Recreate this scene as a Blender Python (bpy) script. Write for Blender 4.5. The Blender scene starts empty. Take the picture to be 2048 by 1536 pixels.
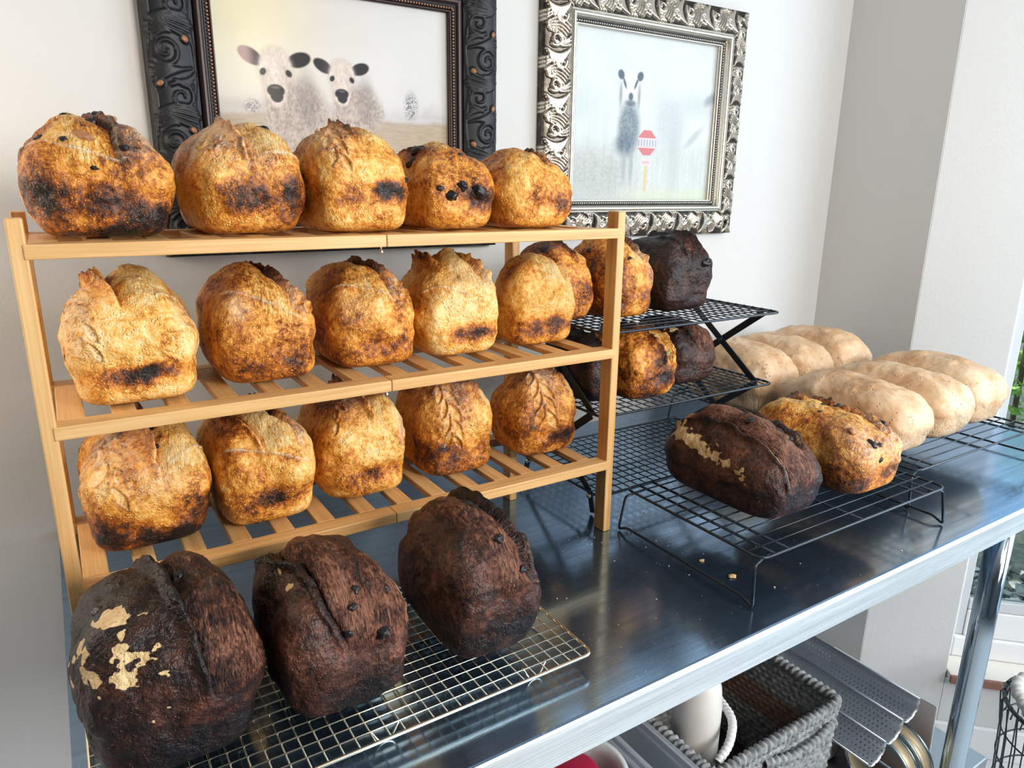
import bpy, bmesh, math, random
import numpy as np
from mathutils import Vector, Matrix
R = math.radians
scene = bpy.context.scene
C = scene.collection
TZ = 1.06            # table top height; the code below measures z from the table top and everything is lifted at the end

# ------------------------------------------------------------------ camera
cam_d = bpy.data.cameras.new('camera'); cam = bpy.data.objects.new('camera', cam_d); C.objects.link(cam)
CAM = Vector((0.0315, -0.8069, 0.5367)); yaw, pitch, roll = 0.5692, 0.2688, 0.0111
fw = Vector((math.sin(yaw)*math.cos(pitch), math.cos(yaw)*math.cos(pitch), -math.sin(pitch)))
rt = Vector((math.cos(yaw), -math.sin(yaw), 0)); upv = rt.cross(fw)
r2 = rt*math.cos(roll)+upv*math.sin(roll); u2 = upv*math.cos(roll)-rt*math.sin(roll)
cam.matrix_world = Matrix(((r2.x, u2.x, -fw.x, CAM.x), (r2.y, u2.y, -fw.y, CAM.y), (r2.z, u2.z, -fw.z, CAM.z), (0, 0, 0, 1)))
cam_d.sensor_width = 36; cam_d.lens = 1434.1/2048*36; cam_d.clip_start = .02
scene.camera = cam

# ------------------------------------------------------------------ sky and lights
w = bpy.data.worlds.new('sky'); scene.world = w; w.use_nodes = True
bg = w.node_tree.nodes['Background']; bg.inputs[0].default_value = (.58, .79, 1, 1); bg.inputs[1].default_value = 1.5
def area(name, loc, target, sx, sy, power, col):
    d = bpy.data.lights.new(name, 'AREA'); d.shape = 'RECTANGLE'; d.size = sx; d.size_y = sy; d.energy = power; d.color = col
    o = bpy.data.objects.new(name, d); C.objects.link(o); o.location = loc
    o.rotation_euler = (Vector(target)-Vector(loc)).to_track_quat('-Z', 'Y').to_euler(); return o
area('bay_window_daylight', (2.75, -1.55, .75), (.4, .1, .15), 1.7, 1.7, 55, (.80, .91, 1))
area('front_window_daylight', (1.35, -2.35, .85), (.4, .1, .25), .9, .8, 52, (.99, .965, .94))
area('room_lamp', (.85, -1.75, 1.0), (.25, .1, .2), .3, .3, 13, (1, .86, .66))
area('left_wall_fill', (-.62, .20, .62), (-.02, .46, .25), .25, .35, 6., (1, .82, .62))  # last one is a fill added out of frame to brighten the left wall
sd = bpy.data.lights.new('sun', 'SUN'); sd.energy = 3.2; sd.angle = .03; sd.color = (1, .95, .86)
so = bpy.data.objects.new('sun', sd); C.objects.link(so); so.rotation_euler = Vector((.6, -.62, -.95)).to_track_quat('-Z', 'Y').to_euler()
vs = scene.view_settings; vs.view_transform = 'Standard'; vs.look = 'None'; vs.gamma = 1; vs.use_curve_mapping = False; vs.exposure = -.14
cy = scene.cycles; cy.max_bounces = 6; cy.diffuse_bounces = 3; cy.glossy_bounces = 3; cy.transmission_bounces = 4; cy.transparent_max_bounces = 8
cy.use_adaptive_sampling = True; cy.adaptive_threshold = .06; cy.adaptive_min_samples = 16; cy.caustics_reflective = False; cy.caustics_refractive = False

# ------------------------------------------------------------------ numpy noise
def _h(i, j, k, s):
    i = i.astype(np.uint32); j = j.astype(np.uint32); k = k.astype(np.uint32)
    n = i*np.uint32(374761393)+j*np.uint32(668265263)+k*np.uint32(2147483647 % 4294967295)*np.uint32(31)+np.uint32((s*974711+12345) & 0xffffffff)
    n = (n ^ (n >> np.uint32(13)))*np.uint32(1274126177); n = n ^ (n >> np.uint32(16))
    n = (n*np.uint32(2246822519)) ^ (n >> np.uint32(15))
    return (n & np.uint32(0xffff)).astype(np.float32)/65535.
def vnoise(P, s=0):
    P = P+1000.; I = np.floor(P).astype(np.int64); f = (P-I).astype(np.float32); f = f*f*f*(f*(f*6-15)+10)
    x, y, z = I[:, 0], I[:, 1], I[:, 2]; fx, fy, fz = f[:, 0], f[:, 1], f[:, 2]
    def e(dx, dy, dz): return _h(x+dx, y+dy, z+dz, s)
    a = e(0, 0, 0)*(1-fx)+e(1, 0, 0)*fx; b = e(0, 1, 0)*(1-fx)+e(1, 1, 0)*fx
    c = e(0, 0, 1)*(1-fx)+e(1, 0, 1)*fx; d = e(0, 1, 1)*(1-fx)+e(1, 1, 1)*fx
    return (a*(1-fy)+b*fy)*(1-fz)+(c*(1-fy)+d*fy)*fz
def fbm(P, s=0, o=3):
    r = 0; a = 1; t = 0
    for i in range(o): r = r+a*(vnoise(P, s+i*17)-.5); t += a; a *= .5; P = P*2.03
    return r/t*2
def sst(a, b, x):
    t = np.clip((x-a)/(b-a), 0, 1); return t*t*(3-2*t)

# ------------------------------------------------------------------ mesh helpers
def tag(o, label=None, cat=None, group=None, kind=None):
    if label: o['label'] = label
    if cat: o['category'] = cat
    if group: o['group'] = group
    if kind: o['kind'] = kind
    return o
def link(name, me, parent=None, loc=(0, 0, 0), rot=(0, 0, 0)):
    o = bpy.data.objects.new(name, me); C.objects.link(o); o.location = loc; o.rotation_euler = rot
    if parent: o.parent = parent
    return o
def empty(name, loc, label, cat, group=None, rot=(0, 0, 0)):
    o = link(name, None, None, loc, rot); o.empty_display_size = .02; return tag(o, label, cat, group)
def pymesh(name, V, F, mat, smooth=True, attrs=None):
    V = np.asarray(V, np.float32); F = np.asarray(F, np.int32)
    me = bpy.data.meshes.new(name); k = F.shape[1]
    me.vertices.add(len(V)); me.vertices.foreach_set('co', V.ravel())
    me.loops.add(F.size); me.loops.foreach_set('vertex_index', F.ravel())
    me.polygons.add(len(F)); me.polygons.foreach_set('loop_start', np.arange(0, F.size, k, dtype=np.int32))
    me.polygons.foreach_set('loop_total', np.full(len(F), k, np.int32))
    me.polygons.foreach_set('use_smooth', np.full(len(F), smooth, bool))
    me.update(calc_edges=True); me.materials.append(mat)
    for n, v in (attrs or {}).items():
        if v.ndim == 1:
            me.attributes.new(n, 'FLOAT', 'POINT').data.foreach_set('value', v.astype(np.float32))
        else:
            me.attributes.new(n, 'FLOAT_COLOR', 'POINT').data.foreach_set('color', np.c_[v, np.ones(len(v))].astype(np.float32).ravel())
    return me
def boxme(name, s, mat, bevel=.0015, seg=2, o=(0, 0, 0)):
    bm = bmesh.new(); bmesh.ops.create_cube(bm, size=1)
    for v in bm.verts: v.co = Vector((v.co.x*s[0]+o[0], v.co.y*s[1]+o[1], v.co.z*s[2]+o[2]))
    if bevel: bmesh.ops.bevel(bm, geom=bm.edges[:], offset=bevel, segments=seg, affect='EDGES', profile=.5)
    me = bpy.data.meshes.new(name); bm.to_mesh(me); bm.free(); me.materials.append(mat)
    return me
def box(name, lo, hi, mat, parent=None, bevel=.0015, seg=2):
    lo = Vector(lo); hi = Vector(hi); return link(name, boxme(name, hi-lo, mat, bevel, seg), parent, (lo+hi)/2)
def tubevf(pts, r, seg=8, closed=False):
    P = np.asarray(pts, float); n = len(P)
    T = (np.roll(P, -1, 0)-np.roll(P, 1, 0)) if closed else np.gradient(P, axis=0)
    T /= np.linalg.norm(T, axis=1)[:, None]+1e-12
    a = np.array([0, 0, 1.]) if abs(T[0][2]) < .9 else np.array([1., 0, 0])
    nn = np.cross(T[0], a); nn /= np.linalg.norm(nn); V = []
    r = np.broadcast_to(np.asarray(r, float), (n,))
    th = np.linspace(0, 2*np.pi, seg, endpoint=False)
    for i in range(n):
        nn = nn-T[i]*(nn@T[i]); nn /= np.linalg.norm(nn)+1e-12; b = np.cross(T[i], nn)
        V.append(P[i]+r[i]*(np.cos(th)[:, None]*nn+np.sin(th)[:, None]*b))
    V = np.concatenate(V); F = []
    for i in range(n if closed else n-1):
        for j in range(seg):
            i2 = (i+1) % n; F.append((i*seg+j, i*seg+(j+1) % seg, i2*seg+(j+1) % seg, i2*seg+j))
    if not closed:
        for e, rev in ((0, True), (n-1, False)):
            c = len(V); V = np.vstack([V, P[e]])
            for j in range(seg):
                q = (e*seg+j, e*seg+(j+1) % seg, c, c); F.append(q[::-1] if rev else q)
    return V, np.array(F)
def join(parts):
    V = []; F = []; o = 0
    for v, f in parts: V.append(v); F.append(np.asarray(f)+o); o += len(v)
    return np.concatenate(V), np.concatenate(F)
def qmesh(name, V, F, mat, smooth=True):
    F = np.asarray(F); deg = F[:, 2] == F[:, 3]; deg0 = F[:, 0] == F[:, 1]
    fs = [tuple(int(i) for i in f[:3]) if d else (tuple(int(i) for i in f[1:]) if d0 else tuple(int(i) for i in f)) for f, d, d0 in zip(F, deg, deg0)]
    me = bpy.data.meshes.new(name); me.from_pydata([tuple(map(float, v)) for v in V], [], fs); me.update()
    me.polygons.foreach_set('use_smooth', np.full(len(me.polygons), smooth, bool)); me.materials.append(mat); return me
def tubeme(name, pts, r, mat, seg=8, closed=False):
    V, F = tubevf(pts, r, seg, closed); return qmesh(name, V, F, mat)
def tube(name, pts, r, mat, parent=None, seg=8, closed=False):
    return link(name, tubeme(name, pts, r, mat, seg, closed), parent)
def roundpath(pts, rad, k=5, closed=False):
    pts = [np.array(p, float) for p in pts]; n = len(pts); out = []
    for i in range(n):
        if not closed and i in (0, n-1): out.append(pts[i]); continue
        a, b, c = pts[i-1], pts[i], pts[(i+1) % n]
        u = (a-b)/np.linalg.norm(a-b); v = (c-b)/np.linalg.norm(c-b)
        d = min(rad, .45*np.linalg.norm(a-b), .45*np.linalg.norm(c-b)); p0 = b+u*d; p1 = b+v*d
        for t in np.linspace(0, 1, k): out.append((1-t)**2*p0+2*t*(1-t)*b+t*t*p1)
    return np.array(out)
def lathevf(prof, seg=32):
    V = []; F = []; n = len(prof); th = np.linspace(0, 2*np.pi, seg, endpoint=False)
    for r, z in prof: V.append(np.c_[r*np.cos(th), r*np.sin(th), np.full(seg, z)])
    V = np.concatenate(V)
    for i in range(n-1):
        for j in range(seg): F.append((i*seg+j, i*seg+(j+1) % seg, (i+1)*seg+(j+1) % seg, (i+1)*seg+j))
    return V, np.array(F)

# ------------------------------------------------------------------ materials
class NT:
    def __init__(s, name):
        s.m = bpy.data.materials.new(name); s.m.use_nodes = True; s.t = s.m.node_tree
        s.b = s.t.nodes['Principled BSDF']
    def n(s, typ, ins=None, **props):
        nd = s.t.nodes.new('ShaderNode'+typ)
        for k, v in props.items(): setattr(nd, k, v)
        for k, v in (ins or {}).items(): s.set(nd, k, v)
        return nd
    def set(s, nd, k, v):
        i = nd.inputs[k]
        if isinstance(v, bpy.types.NodeSocket): s.t.links.new(v, i)
        elif isinstance(v, bpy.types.Node): s.t.links.new(v.outputs[0], i)
        else: i.default_value = v
    def math(s, op, a, b=0., clamp=False): return s.n('Math', {0: a, 1: b}, operation=op, use_clamp=clamp).outputs[0]
    def ramp(s, fac, stops, interp='LINEAR'):
        r = s.n('ValToRGB', {0: fac}); cr = r.color_ramp; cr.interpolation = interp
        while len(cr.elements) < len(stops): cr.elements.new(.5)
        for e, (p, c) in zip(cr.elements, stops): e.position = p; e.color = (*c, 1)
        return r.outputs[0]
    def mix(s, fac, a, b, mode='MIX'):
        m = s.n('Mix', data_type='RGBA', blend_type=mode); s.set(m, 0, fac)
        for k, v in ((6, a), (7, b)):
            if isinstance(v, tuple): v = (*v[:3], 1)
            s.set(m, k, v)
        return m.outputs[2]
    def co(s, rnd=False, scale=None):
        c = s.n('TexCoord').outputs['Object']
        if rnd:
            m = s.math('MULTIPLY', s.n('ObjectInfo').outputs['Random'], 41.)
            c = s.n('VectorMath', {0: c, 1: m}, operation='ADD').outputs[0]
        if scale: c = s.n('VectorMath', {0: c, 1: scale}, operation='MULTIPLY').outputs[0]
        return c
    def noise(s, co, scale, detail=3., rough=.55, dist=0.):
        return s.n('TexNoise', {'Vector': co, 'Scale': scale, 'Detail': detail, 'Roughness': rough, 'Distortion': dist}).outputs[0]
    def attr(s, n): return s.n('Attribute', attribute_name=n)
    def out(s, **kw):
        for k, v in kw.items(): s.set(s.b, {'col': 'Base Color', 'rough': 'Roughness', 'metal': 'Metallic', 'normal': 'Normal', 'spec': 'Specular IOR Level', 'trans': 'Transmission Weight', 'alpha': 'Alpha', 'coat': 'Coat Weight', 'aniso': 'Anisotropic', 'sss': 'Subsurface Weight', 'ior': 'IOR'}.get(k, k), v)
        return s.m
    def bump(s, h, strength=.5, dist=.002): return s.n('Bump', {'Height': h, 'Strength': strength, 'Distance': dist}).outputs[0]
def plain(name, col, rough=.5, metal=0., bump=0., bscale=200., spec=.5):
    t = NT(name); k = dict(col=(*col, 1), rough=rough, metal=metal, spec=spec)
    if bump: k['normal'] = t.bump(t.noise(t.co(), bscale, 3.), bump, .001)
    return t.out(**k)

def wall_mat(name, col):
    t = NT(name); c = t.co(); n = t.noise(c, 130., 4., .6); n2 = t.noise(c, 30., 2.)
    h = t.math('ADD', n, t.math('MULTIPLY', n2, .8))
    col2 = t.mix(t.math('MULTIPLY', t.noise(c, 3., 3.), .12), (*col, 1), tuple(x*.9 for x in col))
    return t.out(col=col2, rough=.75, spec=.25, normal=t.bump(h, .10, .004))
M_WALL = wall_mat('painted_plaster', (.655, .665, .665)); M_CEIL = plain('ceiling_paint', (.5, .5, .5), .9)
M_TRIM = plain('white_trim_paint', (.82, .83, .84), .35); M_REVEAL = plain('window_frame_paint', (.60, .63, .66), .45)
def floor_mat():
    t = NT('vinyl_floor'); c = t.co(scale=(1., 6., 1.)); n = t.noise(c, 6., 4.)
    return t.out(col=t.ramp(n, [(.3, (.58, .59, .60)), (.7, (.68, .69, .70))]), rough=.4)
def steel(name, base=(.31, .48, .70), rough=.095, axis=0, broad=.22):  # default blue base has the reflected sky put into the colour
    t = NT(name); sc = [900., 900., 900.]; sc[axis] = 7.; c = t.co(scale=tuple(sc)); f = t.noise(c, 1., 2., .6)
    sc2 = [70., 70., 70.]; sc2[axis] = 1.5; f2 = t.noise(t.co(scale=tuple(sc2)), 1., 3., .6)
    sm = t.noise(t.co(), 9., 4., .6)
    rr = t.math('ADD', t.math('MULTIPLY', f2, .26), t.math('ADD', t.math('MULTIPLY', sm, .10), rough-.15))
    vor = t.n('TexVoronoi', {'Vector': t.co(scale=(3., 14., 3.)), 'Scale': 6.}, feature='DISTANCE_TO_EDGE').outputs[0]
    scr = t.math('LESS_THAN', vor, .0035)
    col = t.mix(t.n('MapRange', {0: t.math('ADD', t.math('MULTIPLY', f, .5), t.math('MULTIPLY', f2, .5)), 1: .36, 2: .64, 3: 0., 4: .75}).outputs[0], base, tuple(x*.55 for x in base)); col = t.mix(t.math('MULTIPLY', scr, .25), col, (.85, .88, .9))
    nm = t.bump(t.math('ADD', f, t.math('MULTIPLY', f2, .6)), .07, .0006)
    b2 = t.n('BsdfPrincipled', {'Base Color': col, 'Metallic': 1., 'Roughness': .48, 'Normal': nm})
    mx = t.n('MixShader', {0: broad, 1: t.b, 2: b2}); t.t.links.new(mx.outputs[0], t.t.nodes['Material Output'].inputs[0])
    return t.out(col=col, metal=1., rough=rr, normal=nm)
M_STEEL = steel('brushed_steel'); M_STEEL_LIT = steel('brushed_steel_lit', (.90, .97, 1.), .25, 0, .85)  # second steel is a lit copy: front light on the apron put into its colour
M_CHROME = plain('polished_chrome', (.42, .52, .60), .09, 1.); M_SHELF = plain('galvanised_steel', (.45, .47, .5), .4, 1.)
M_CHWIRE = plain('bright_wire', (.78, .70, .54), .2, 1.)
M_BLACKWIRE = plain('black_coated_wire', (.012, .022, .034), .26); M_BLACKBAR = plain('black_painted_steel', (.010, .013, .02), .45)
M_RIVET = plain('rivet_steel', (.8, .8, .8), .25, 1.)
def bamboo(name, axis):
    t = NT(name); sc = [130., 130., 130.]; sc[axis] = 3.; c = t.co(rnd=True, scale=tuple(sc)); n = t.noise(c, 1., 4., .65, .3)
    sc = [420., 420., 420.]; sc[axis] = 9.; fi = t.noise(t.co(rnd=True, scale=tuple(sc)), 1., 2.)
    sc = [4., 4., 4.]; sc[axis] = 10.; kn = t.noise(t.co(rnd=True, scale=tuple(sc)), 1., 1.); ring = t.math('GREATER_THAN', kn, .735)
    v = t.math('ADD', t.math('MULTIPLY', n, .75), t.math('MULTIPLY', fi, .3))
    col = t.ramp(v, [(.25, (.45, .215, .070)), (.45, (.66, .375, .145)), (.62, (.77, .49, .215)), (.85, (.84, .60, .31))])
    col = t.mix(t.math('MULTIPLY', ring, .22), col, (.42, .2, .07))
    return t.out(col=col, rough=.42, spec=.4, normal=t.bump(fi, .12, .0006))
BX, BY, BZ = bamboo('bamboo_along', 0), bamboo('bamboo_across', 1), bamboo('bamboo_upright', 2)

def crust_gold():
    t = NT('golden_crust'); c = t.co(rnd=True); tone = t.attr('tone').outputs['Fac']; fl = t.attr('flour').outputs['Fac']; op = t.attr('open').outputs['Fac']
    n1 = t.noise(c, 23., 4., .6, .3); n2 = t.noise(c, 170., 3., .6); n3 = t.noise(c, 520., 2.)
    fib = t.noise(t.n('VectorMath', {0: c, 1: (320., 60., 90.)}, operation='MULTIPLY').outputs[0], 1., 4., .6, 1.2)
    v = t.math('ADD', tone, t.math('MULTIPLY', t.math('SUBTRACT', n1, .5), 1.0)); v = t.math('ADD', v, t.math('MULTIPLY', t.math('SUBTRACT', n2, .5), .85))
    v = t.math('ADD', v, t.math('MULTIPLY', t.math('SUBTRACT', n3, .5), .35))
    crk = t.n('MapRange', {0: t.math('ABSOLUTE', t.math('SUBTRACT', t.noise(c, 62., 4., .62, .8), .5)), 1: 0., 2: .028, 3: 1., 4: 0.}).outputs[0]
    crk = t.math('MULTIPLY', crk, t.n('MapRange', {0: n1, 1: .48, 2: .6, 3: .15, 4: 1.}).outputs[0])
    v = t.math('ADD', v, t.math('MULTIPLY', crk, .11))
    v = t.math('ADD', v, t.math('MULTIPLY', t.math('MULTIPLY', t.math('SUBTRACT', fib, .5), op), 1.4))
    vo = t.n('TexVoronoi', {'Vector': c, 'Scale': 260., 'Randomness': 1.}).outputs['Distance']
    bl = t.n('MapRange', {0: vo, 1: .12, 2: .38, 3: 1., 4: 0.}).outputs[0]
    msk = t.n('MapRange', {0: t.noise(c, 55., 2.), 1: .46, 2: .60, 3: 0., 4: 1.}).outputs[0]
    bl = t.math('MULTIPLY', t.math('MULTIPLY', bl, msk), t.math('SUBTRACT', 1., op, True))
    v = t.math('SUBTRACT', v, t.math('MULTIPLY', bl, .34))
    col = t.ramp(v, [(0., (.92, .66, .30)), (.18, (.88, .49, .115)), (.36, (.71, .285, .036)), (.52, (.43, .125, .013)), (.68, (.165, .044, .009)), (.84, (.050, .016, .007)), (1., (.010, .006, .006))])
    ff = t.math('MULTIPLY', fl, t.n('MapRange', {0: t.noise(c, 120., 3., .7), 1: .33, 2: .66, 3: .0, 4: 1.}).outputs[0], True)
    col = t.mix(ff, col, (.80, .69, .52))
    h = t.math('ADD', t.math('MULTIPLY', bl, .5), t.math('ADD', t.math('MULTIPLY', n2, .9), t.math('MULTIPLY', n3, .25)))
    h = t.math('ADD', h, t.math('MULTIPLY', t.math('MULTIPLY', fib, op), 1.6)); h = t.math('SUBTRACT', h, t.math('MULTIPLY', crk, .35))
    return t.out(col=col, rough=t.math('ADD', .32, t.math('MULTIPLY', n2, .28)), spec=.45, normal=t.bump(h, .95, .0028))
def crust_choc():
    t = NT('chocolate_crust'); c = t.co(rnd=True); tone = t.attr('tone').outputs['Fac']; fl = t.attr('flour').outputs['Fac']; op = t.attr('open').outputs['Fac']
    n1 = t.noise(c, 40., 4., .62, .6); n2 = t.noise(c, 190., 3., .6)
    fib = t.noise(t.n('VectorMath', {0: c, 1: (300., 70., 85.)}, operation='MULTIPLY').outputs[0], 1., 5., .6, 1.6)
    v = t.math('ADD', tone, t.math('MULTIPLY', t.math('SUBTRACT', n1, .5), 1.1)); v = t.math('ADD', v, t.math('MULTIPLY', t.math('SUBTRACT', n2, .5), .7))
    v = t.math('ADD', v, t.math('MULTIPLY', t.math('MULTIPLY', t.math('SUBTRACT', fib, .5), op), 2.0))
    vo = t.n('TexVoronoi', {'Vector': c, 'Scale': 250.}).outputs['Distance']
    bl = t.n('MapRange', {0: vo, 1: .1, 2: .3, 3: 1., 4: 0.}).outputs[0]
    bl = t.math('MULTIPLY', bl, t.n('MapRange', {0: t.noise(c, 60., 2.), 1: .48, 2: .62, 3: 0., 4: 1.}).outputs[0]); bl = t.math('MULTIPLY', bl, t.math('SUBTRACT', 1., op, True))
    v = t.math('SUBTRACT', v, t.math('MULTIPLY', bl, .42))
    col = t.ramp(v, [(0., (.34, .155, .095)), (.22, (.17, .066, .040)), (.42, (.075, .027, .017)), (.6, (.030, .012, .009)), (.78, (.010, .006, .006)), (1., (.004, .003, .004))])
    col = t.mix(t.n('MapRange', {0: fl, 1: .35, 2: .65, 3: 0., 4: 1.}).outputs[0], col, t.mix(n2, (.80, .62, .36), (.62, .40, .17)))
    h = t.math('ADD', t.math('MULTIPLY', bl, .5), t.math('ADD', n2, t.math('MULTIPLY', t.math('MULTIPLY', fib, op), 2.4)))
    return t.out(col=col, rough=t.math('ADD', .24, t.math('MULTIPLY', n1, .34)), spec=.36, normal=t.bump(h, 1., .0030))
def crust_pale():
    t = NT('pale_sandwich_crust'); c = t.co(rnd=True); tone = t.attr('tone').outputs['Fac']; sh = t.attr('open').outputs['Fac']
    n1 = t.noise(c, 22., 4., .55); n2 = t.noise(c, 130., 4.)
    shr = t.noise(t.n('VectorMath', {0: c, 1: (240., 240., 70.)}, operation='MULTIPLY').outputs[0], 1., 3., .6, .8)
    v = t.math('ADD', tone, t.math('MULTIPLY', t.math('SUBTRACT', n1, .5), .75)); v = t.math('ADD', v, t.math('MULTIPLY', t.math('SUBTRACT', n2, .5), .22))
    v = t.math('ADD', v, t.math('MULTIPLY', t.math('MULTIPLY', t.math('SUBTRACT', shr, .60), sh), .6))
    vo = t.n('TexVoronoi', {'Vector': c, 'Scale': 150.}).outputs['Distance']
    bl = t.n('MapRange', {0: vo, 1: .08, 2: .3, 3: 1., 4: 0.}).outputs[0]
    bl = t.math('MULTIPLY', bl, t.n('MapRange', {0: t.noise(c, 45., 1.), 1: .56, 2: .64, 3: 0., 4: 1.}).outputs[0]); v = t.math('SUBTRACT', v, t.math('MULTIPLY', bl, .22))
    col = t.ramp(v, [(0., (.86, .76, .60)), (.3, (.77, .58, .38)), (.55, (.64, .40, .22)), (.8, (.42, .20, .09)), (1., (.2, .08, .04))])
    h = t.math('ADD', t.math('ADD', t.math('MULTIPLY', bl, 1.2), t.math('MULTIPLY', n2, .25)), t.math('MULTIPLY', t.math('MULTIPLY', shr, sh), 2.2))
    return t.out(col=col, rough=.38, spec=.45, normal=t.bump(h, .8, .003))
M_GOLD, M_CHOC, M_PALE = crust_gold(), crust_choc(), crust_pale()
M_RAISIN = plain('baked_raisin', (.010, .008, .011), .38, 0., .9, 300.); M_NUT = plain('toasted_nut', (.42, .20, .085), .5, 0., .8, 250.)
M_JALA = plain('green_pepper_slice', (.30, .30, .07), .4); M_CHIP = plain('white_chip', (.80, .72, .55), .5)

# ------------------------------------------------------------------ the room
def struct(o): o['kind'] = 'structure'; return o
YW = .46; XC = 1.885; YE = .172; KW = XC+YE      # back wall, inner corner, outside corner of the bay; bay wall runs along x+y=KW
def quad(name, pts, mat): return pymesh(name, pts, [(0, 1, 2, 3)], mat, False)
def slab(name, p0, p1, th, z0, z1, mat, parent=None, bevel=.0):
    p0 = Vector((*p0, 0)); p1 = Vector((*p1, 0)); d = (p1-p0); L = d.length; d.normalize(); n = Vector((-d.y, d.x, 0))
    me = boxme(name, (L, th, z1-z0), mat, bevel, 2, (L/2, th/2, (z1-z0)/2))
    return link(name, me, parent, (p0.x, p0.y, z0), (0, 0, math.atan2(d.y, d.x)))
ZF = -TZ; ZC = 1.5
M_FLOOR = floor_mat()
struct(box('floor', (-3, -4, ZF-.05), (3.6, YW+.1, ZF), M_FLOOR, None, 0))
struct(box('ceiling', (-3, -4, ZC), (3.3, YW+.1, ZC+.08), M_CEIL, None, 0))
struct(slab('wall_back', (-3, YW), (XC+.12, YW), .12, ZF, ZC, M_WALL))
struct(slab('wall_return', (XC, YW), (XC, YE), .12, ZF, ZC, M_WALL))
dw = Vector((.7071, -.7071, 0)); nw = Vector((.7071, .7071, 0)); E0 = Vector((XC, YE, 0)); LW = .2315   # bay wall: pier then the window opening
def bayp(s, dep, z): v = E0+dw*s+nw*dep; return Vector((v.x, v.y, z))
def bay(name, s0, s1, d0, d1, z0, z1, mat, parent=None, bevel=.001):
    me = boxme(name, (s1-s0, d1-d0, z1-z0), mat, bevel, 2); o = link(name, me, parent, bayp((s0+s1)/2, (d0+d1)/2, (z0+z1)/2), (0, 0, -math.pi/4)); return o
SILL = -.79; WT = 1.25; WW = 1.0; DEP = .16
struct(bay('wall_bay', .0, LW, 0, DEP, ZF, ZC, M_WALL, None, .003))
struct(bay('wall_bay_below', LW, LW+WW, 0, DEP, ZF, SILL-.025, M_WALL, None, 0))
struct(bay('wall_bay_above', LW, LW+WW, 0, DEP, WT, ZC, M_WALL, None, 0))
struct(bay('wall_bay_end', LW+WW, LW+WW+.2, 0, DEP, ZF, ZC, M_WALL, None, 0))
M_SILLW = plain('worn_painted_sill', (.80, .77, .70), .5, 0, .2, 60.); M_SILLB = plain('bare_sill_edge', (.24, .115, .085), .7, 0, .5, 120.)
sill = struct(bay('trim_1', LW+.003, LW+WW-.003, -.018, .118, SILL-.02, SILL, M_SILLW, None, .002)); sill.name = 'trim_1'
se = bay('sill_edge', LW+.003, LW+WW-.003, -.030, -.0185, SILL-.024, SILL-.002, M_SILLB, None, .001)
se.parent = sill; se.matrix_parent_inverse = sill.matrix_basis.inverted()
def under(o, p): o.parent = p; o.matrix_parent_inverse = p.matrix_basis.inverted(); return o
M_GLASS = NT('window_glass'); M_GLASS = M_GLASS.out(col=(.95, 1, .98, 1), rough=.0, trans=1., ior=1.01, spec=.3)
win = struct(bay('window_1', LW+.002, LW+.034, .075, .125, SILL+.001, WT, M_TRIM, None, .003))
under(bay('frame_rail', LW+.034, LW+WW, .075, .125, SILL+.001, SILL+.065, M_TRIM, None, .004), win)
under(bay('frame_rail', LW+.034, LW+WW, .075, .125, WT-.05, WT-.002, M_TRIM, None, .004), win)
under(bay('frame_stile', LW+WW-.04, LW+WW-.002, .075, .125, SILL+.066, WT-.051, M_TRIM, None, .004), win)
under(bay('sash_stile', LW+.034, LW+.060, .09, .12, SILL+.066, WT-.051, M_REVEAL, None, .003), win)
under(bay('sash_rail', LW+.061, LW+WW-.041, .085, .12, SILL+.066, SILL+.150, M_TRIM, None, .004), win)
under(bay('glazing_bead', LW+.061, LW+WW-.041, .088, .118, SILL+.151, SILL+.185, M_REVEAL, None, .003), win)
under(bay('pane', LW+.060, LW+WW-.041, .104, .107, SILL+.185, WT-.051, M_GLASS, None, 0), win)
# middle light of the bay and the far pier (out of frame, they close the room)
B1 = bayp(LW+WW+.2, 0, 0)
struct(slab('baseboard_bay', (E0+dw*.0+nw*-.014).xy, (E0+dw*1.4+nw*-.014).xy, .0135, ZF, ZF+.1, M_TRIM, None, .003))
struct(slab('baseboard_back', (-3, YW-.0135), (XC-.001, YW-.0135), .013, ZF, ZF+.1, M_TRIM, None, .003))
struct(slab('wall_bay_sill', (B1.x, B1.y), (B1.x, B1.y-1.9), .12, ZF, SILL, M_WALL))
struct(slab('wall_bay_header', (B1.x, B1.y), (B1.x, B1.y-1.9), .12, 1.35, ZC, M_WALL))

struct(slab('wall_right', (B1.x, B1.y-1.9), (B1.x, -4), .12, ZF, ZC, M_WALL))
M_WALL2 = plain('bounce_cut_paint', (.26, .28, .31), .8)  # dark colour put on the unseen walls to cut bounced light
struct(slab('wall_front', (B1.x+.12, -4), (-3, -4), .12, ZF, ZC, M_WALL2))
struct(slab('wall_left', (-3, -4), (-3, YW), .12, ZF, ZC, M_WALL2))
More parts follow.
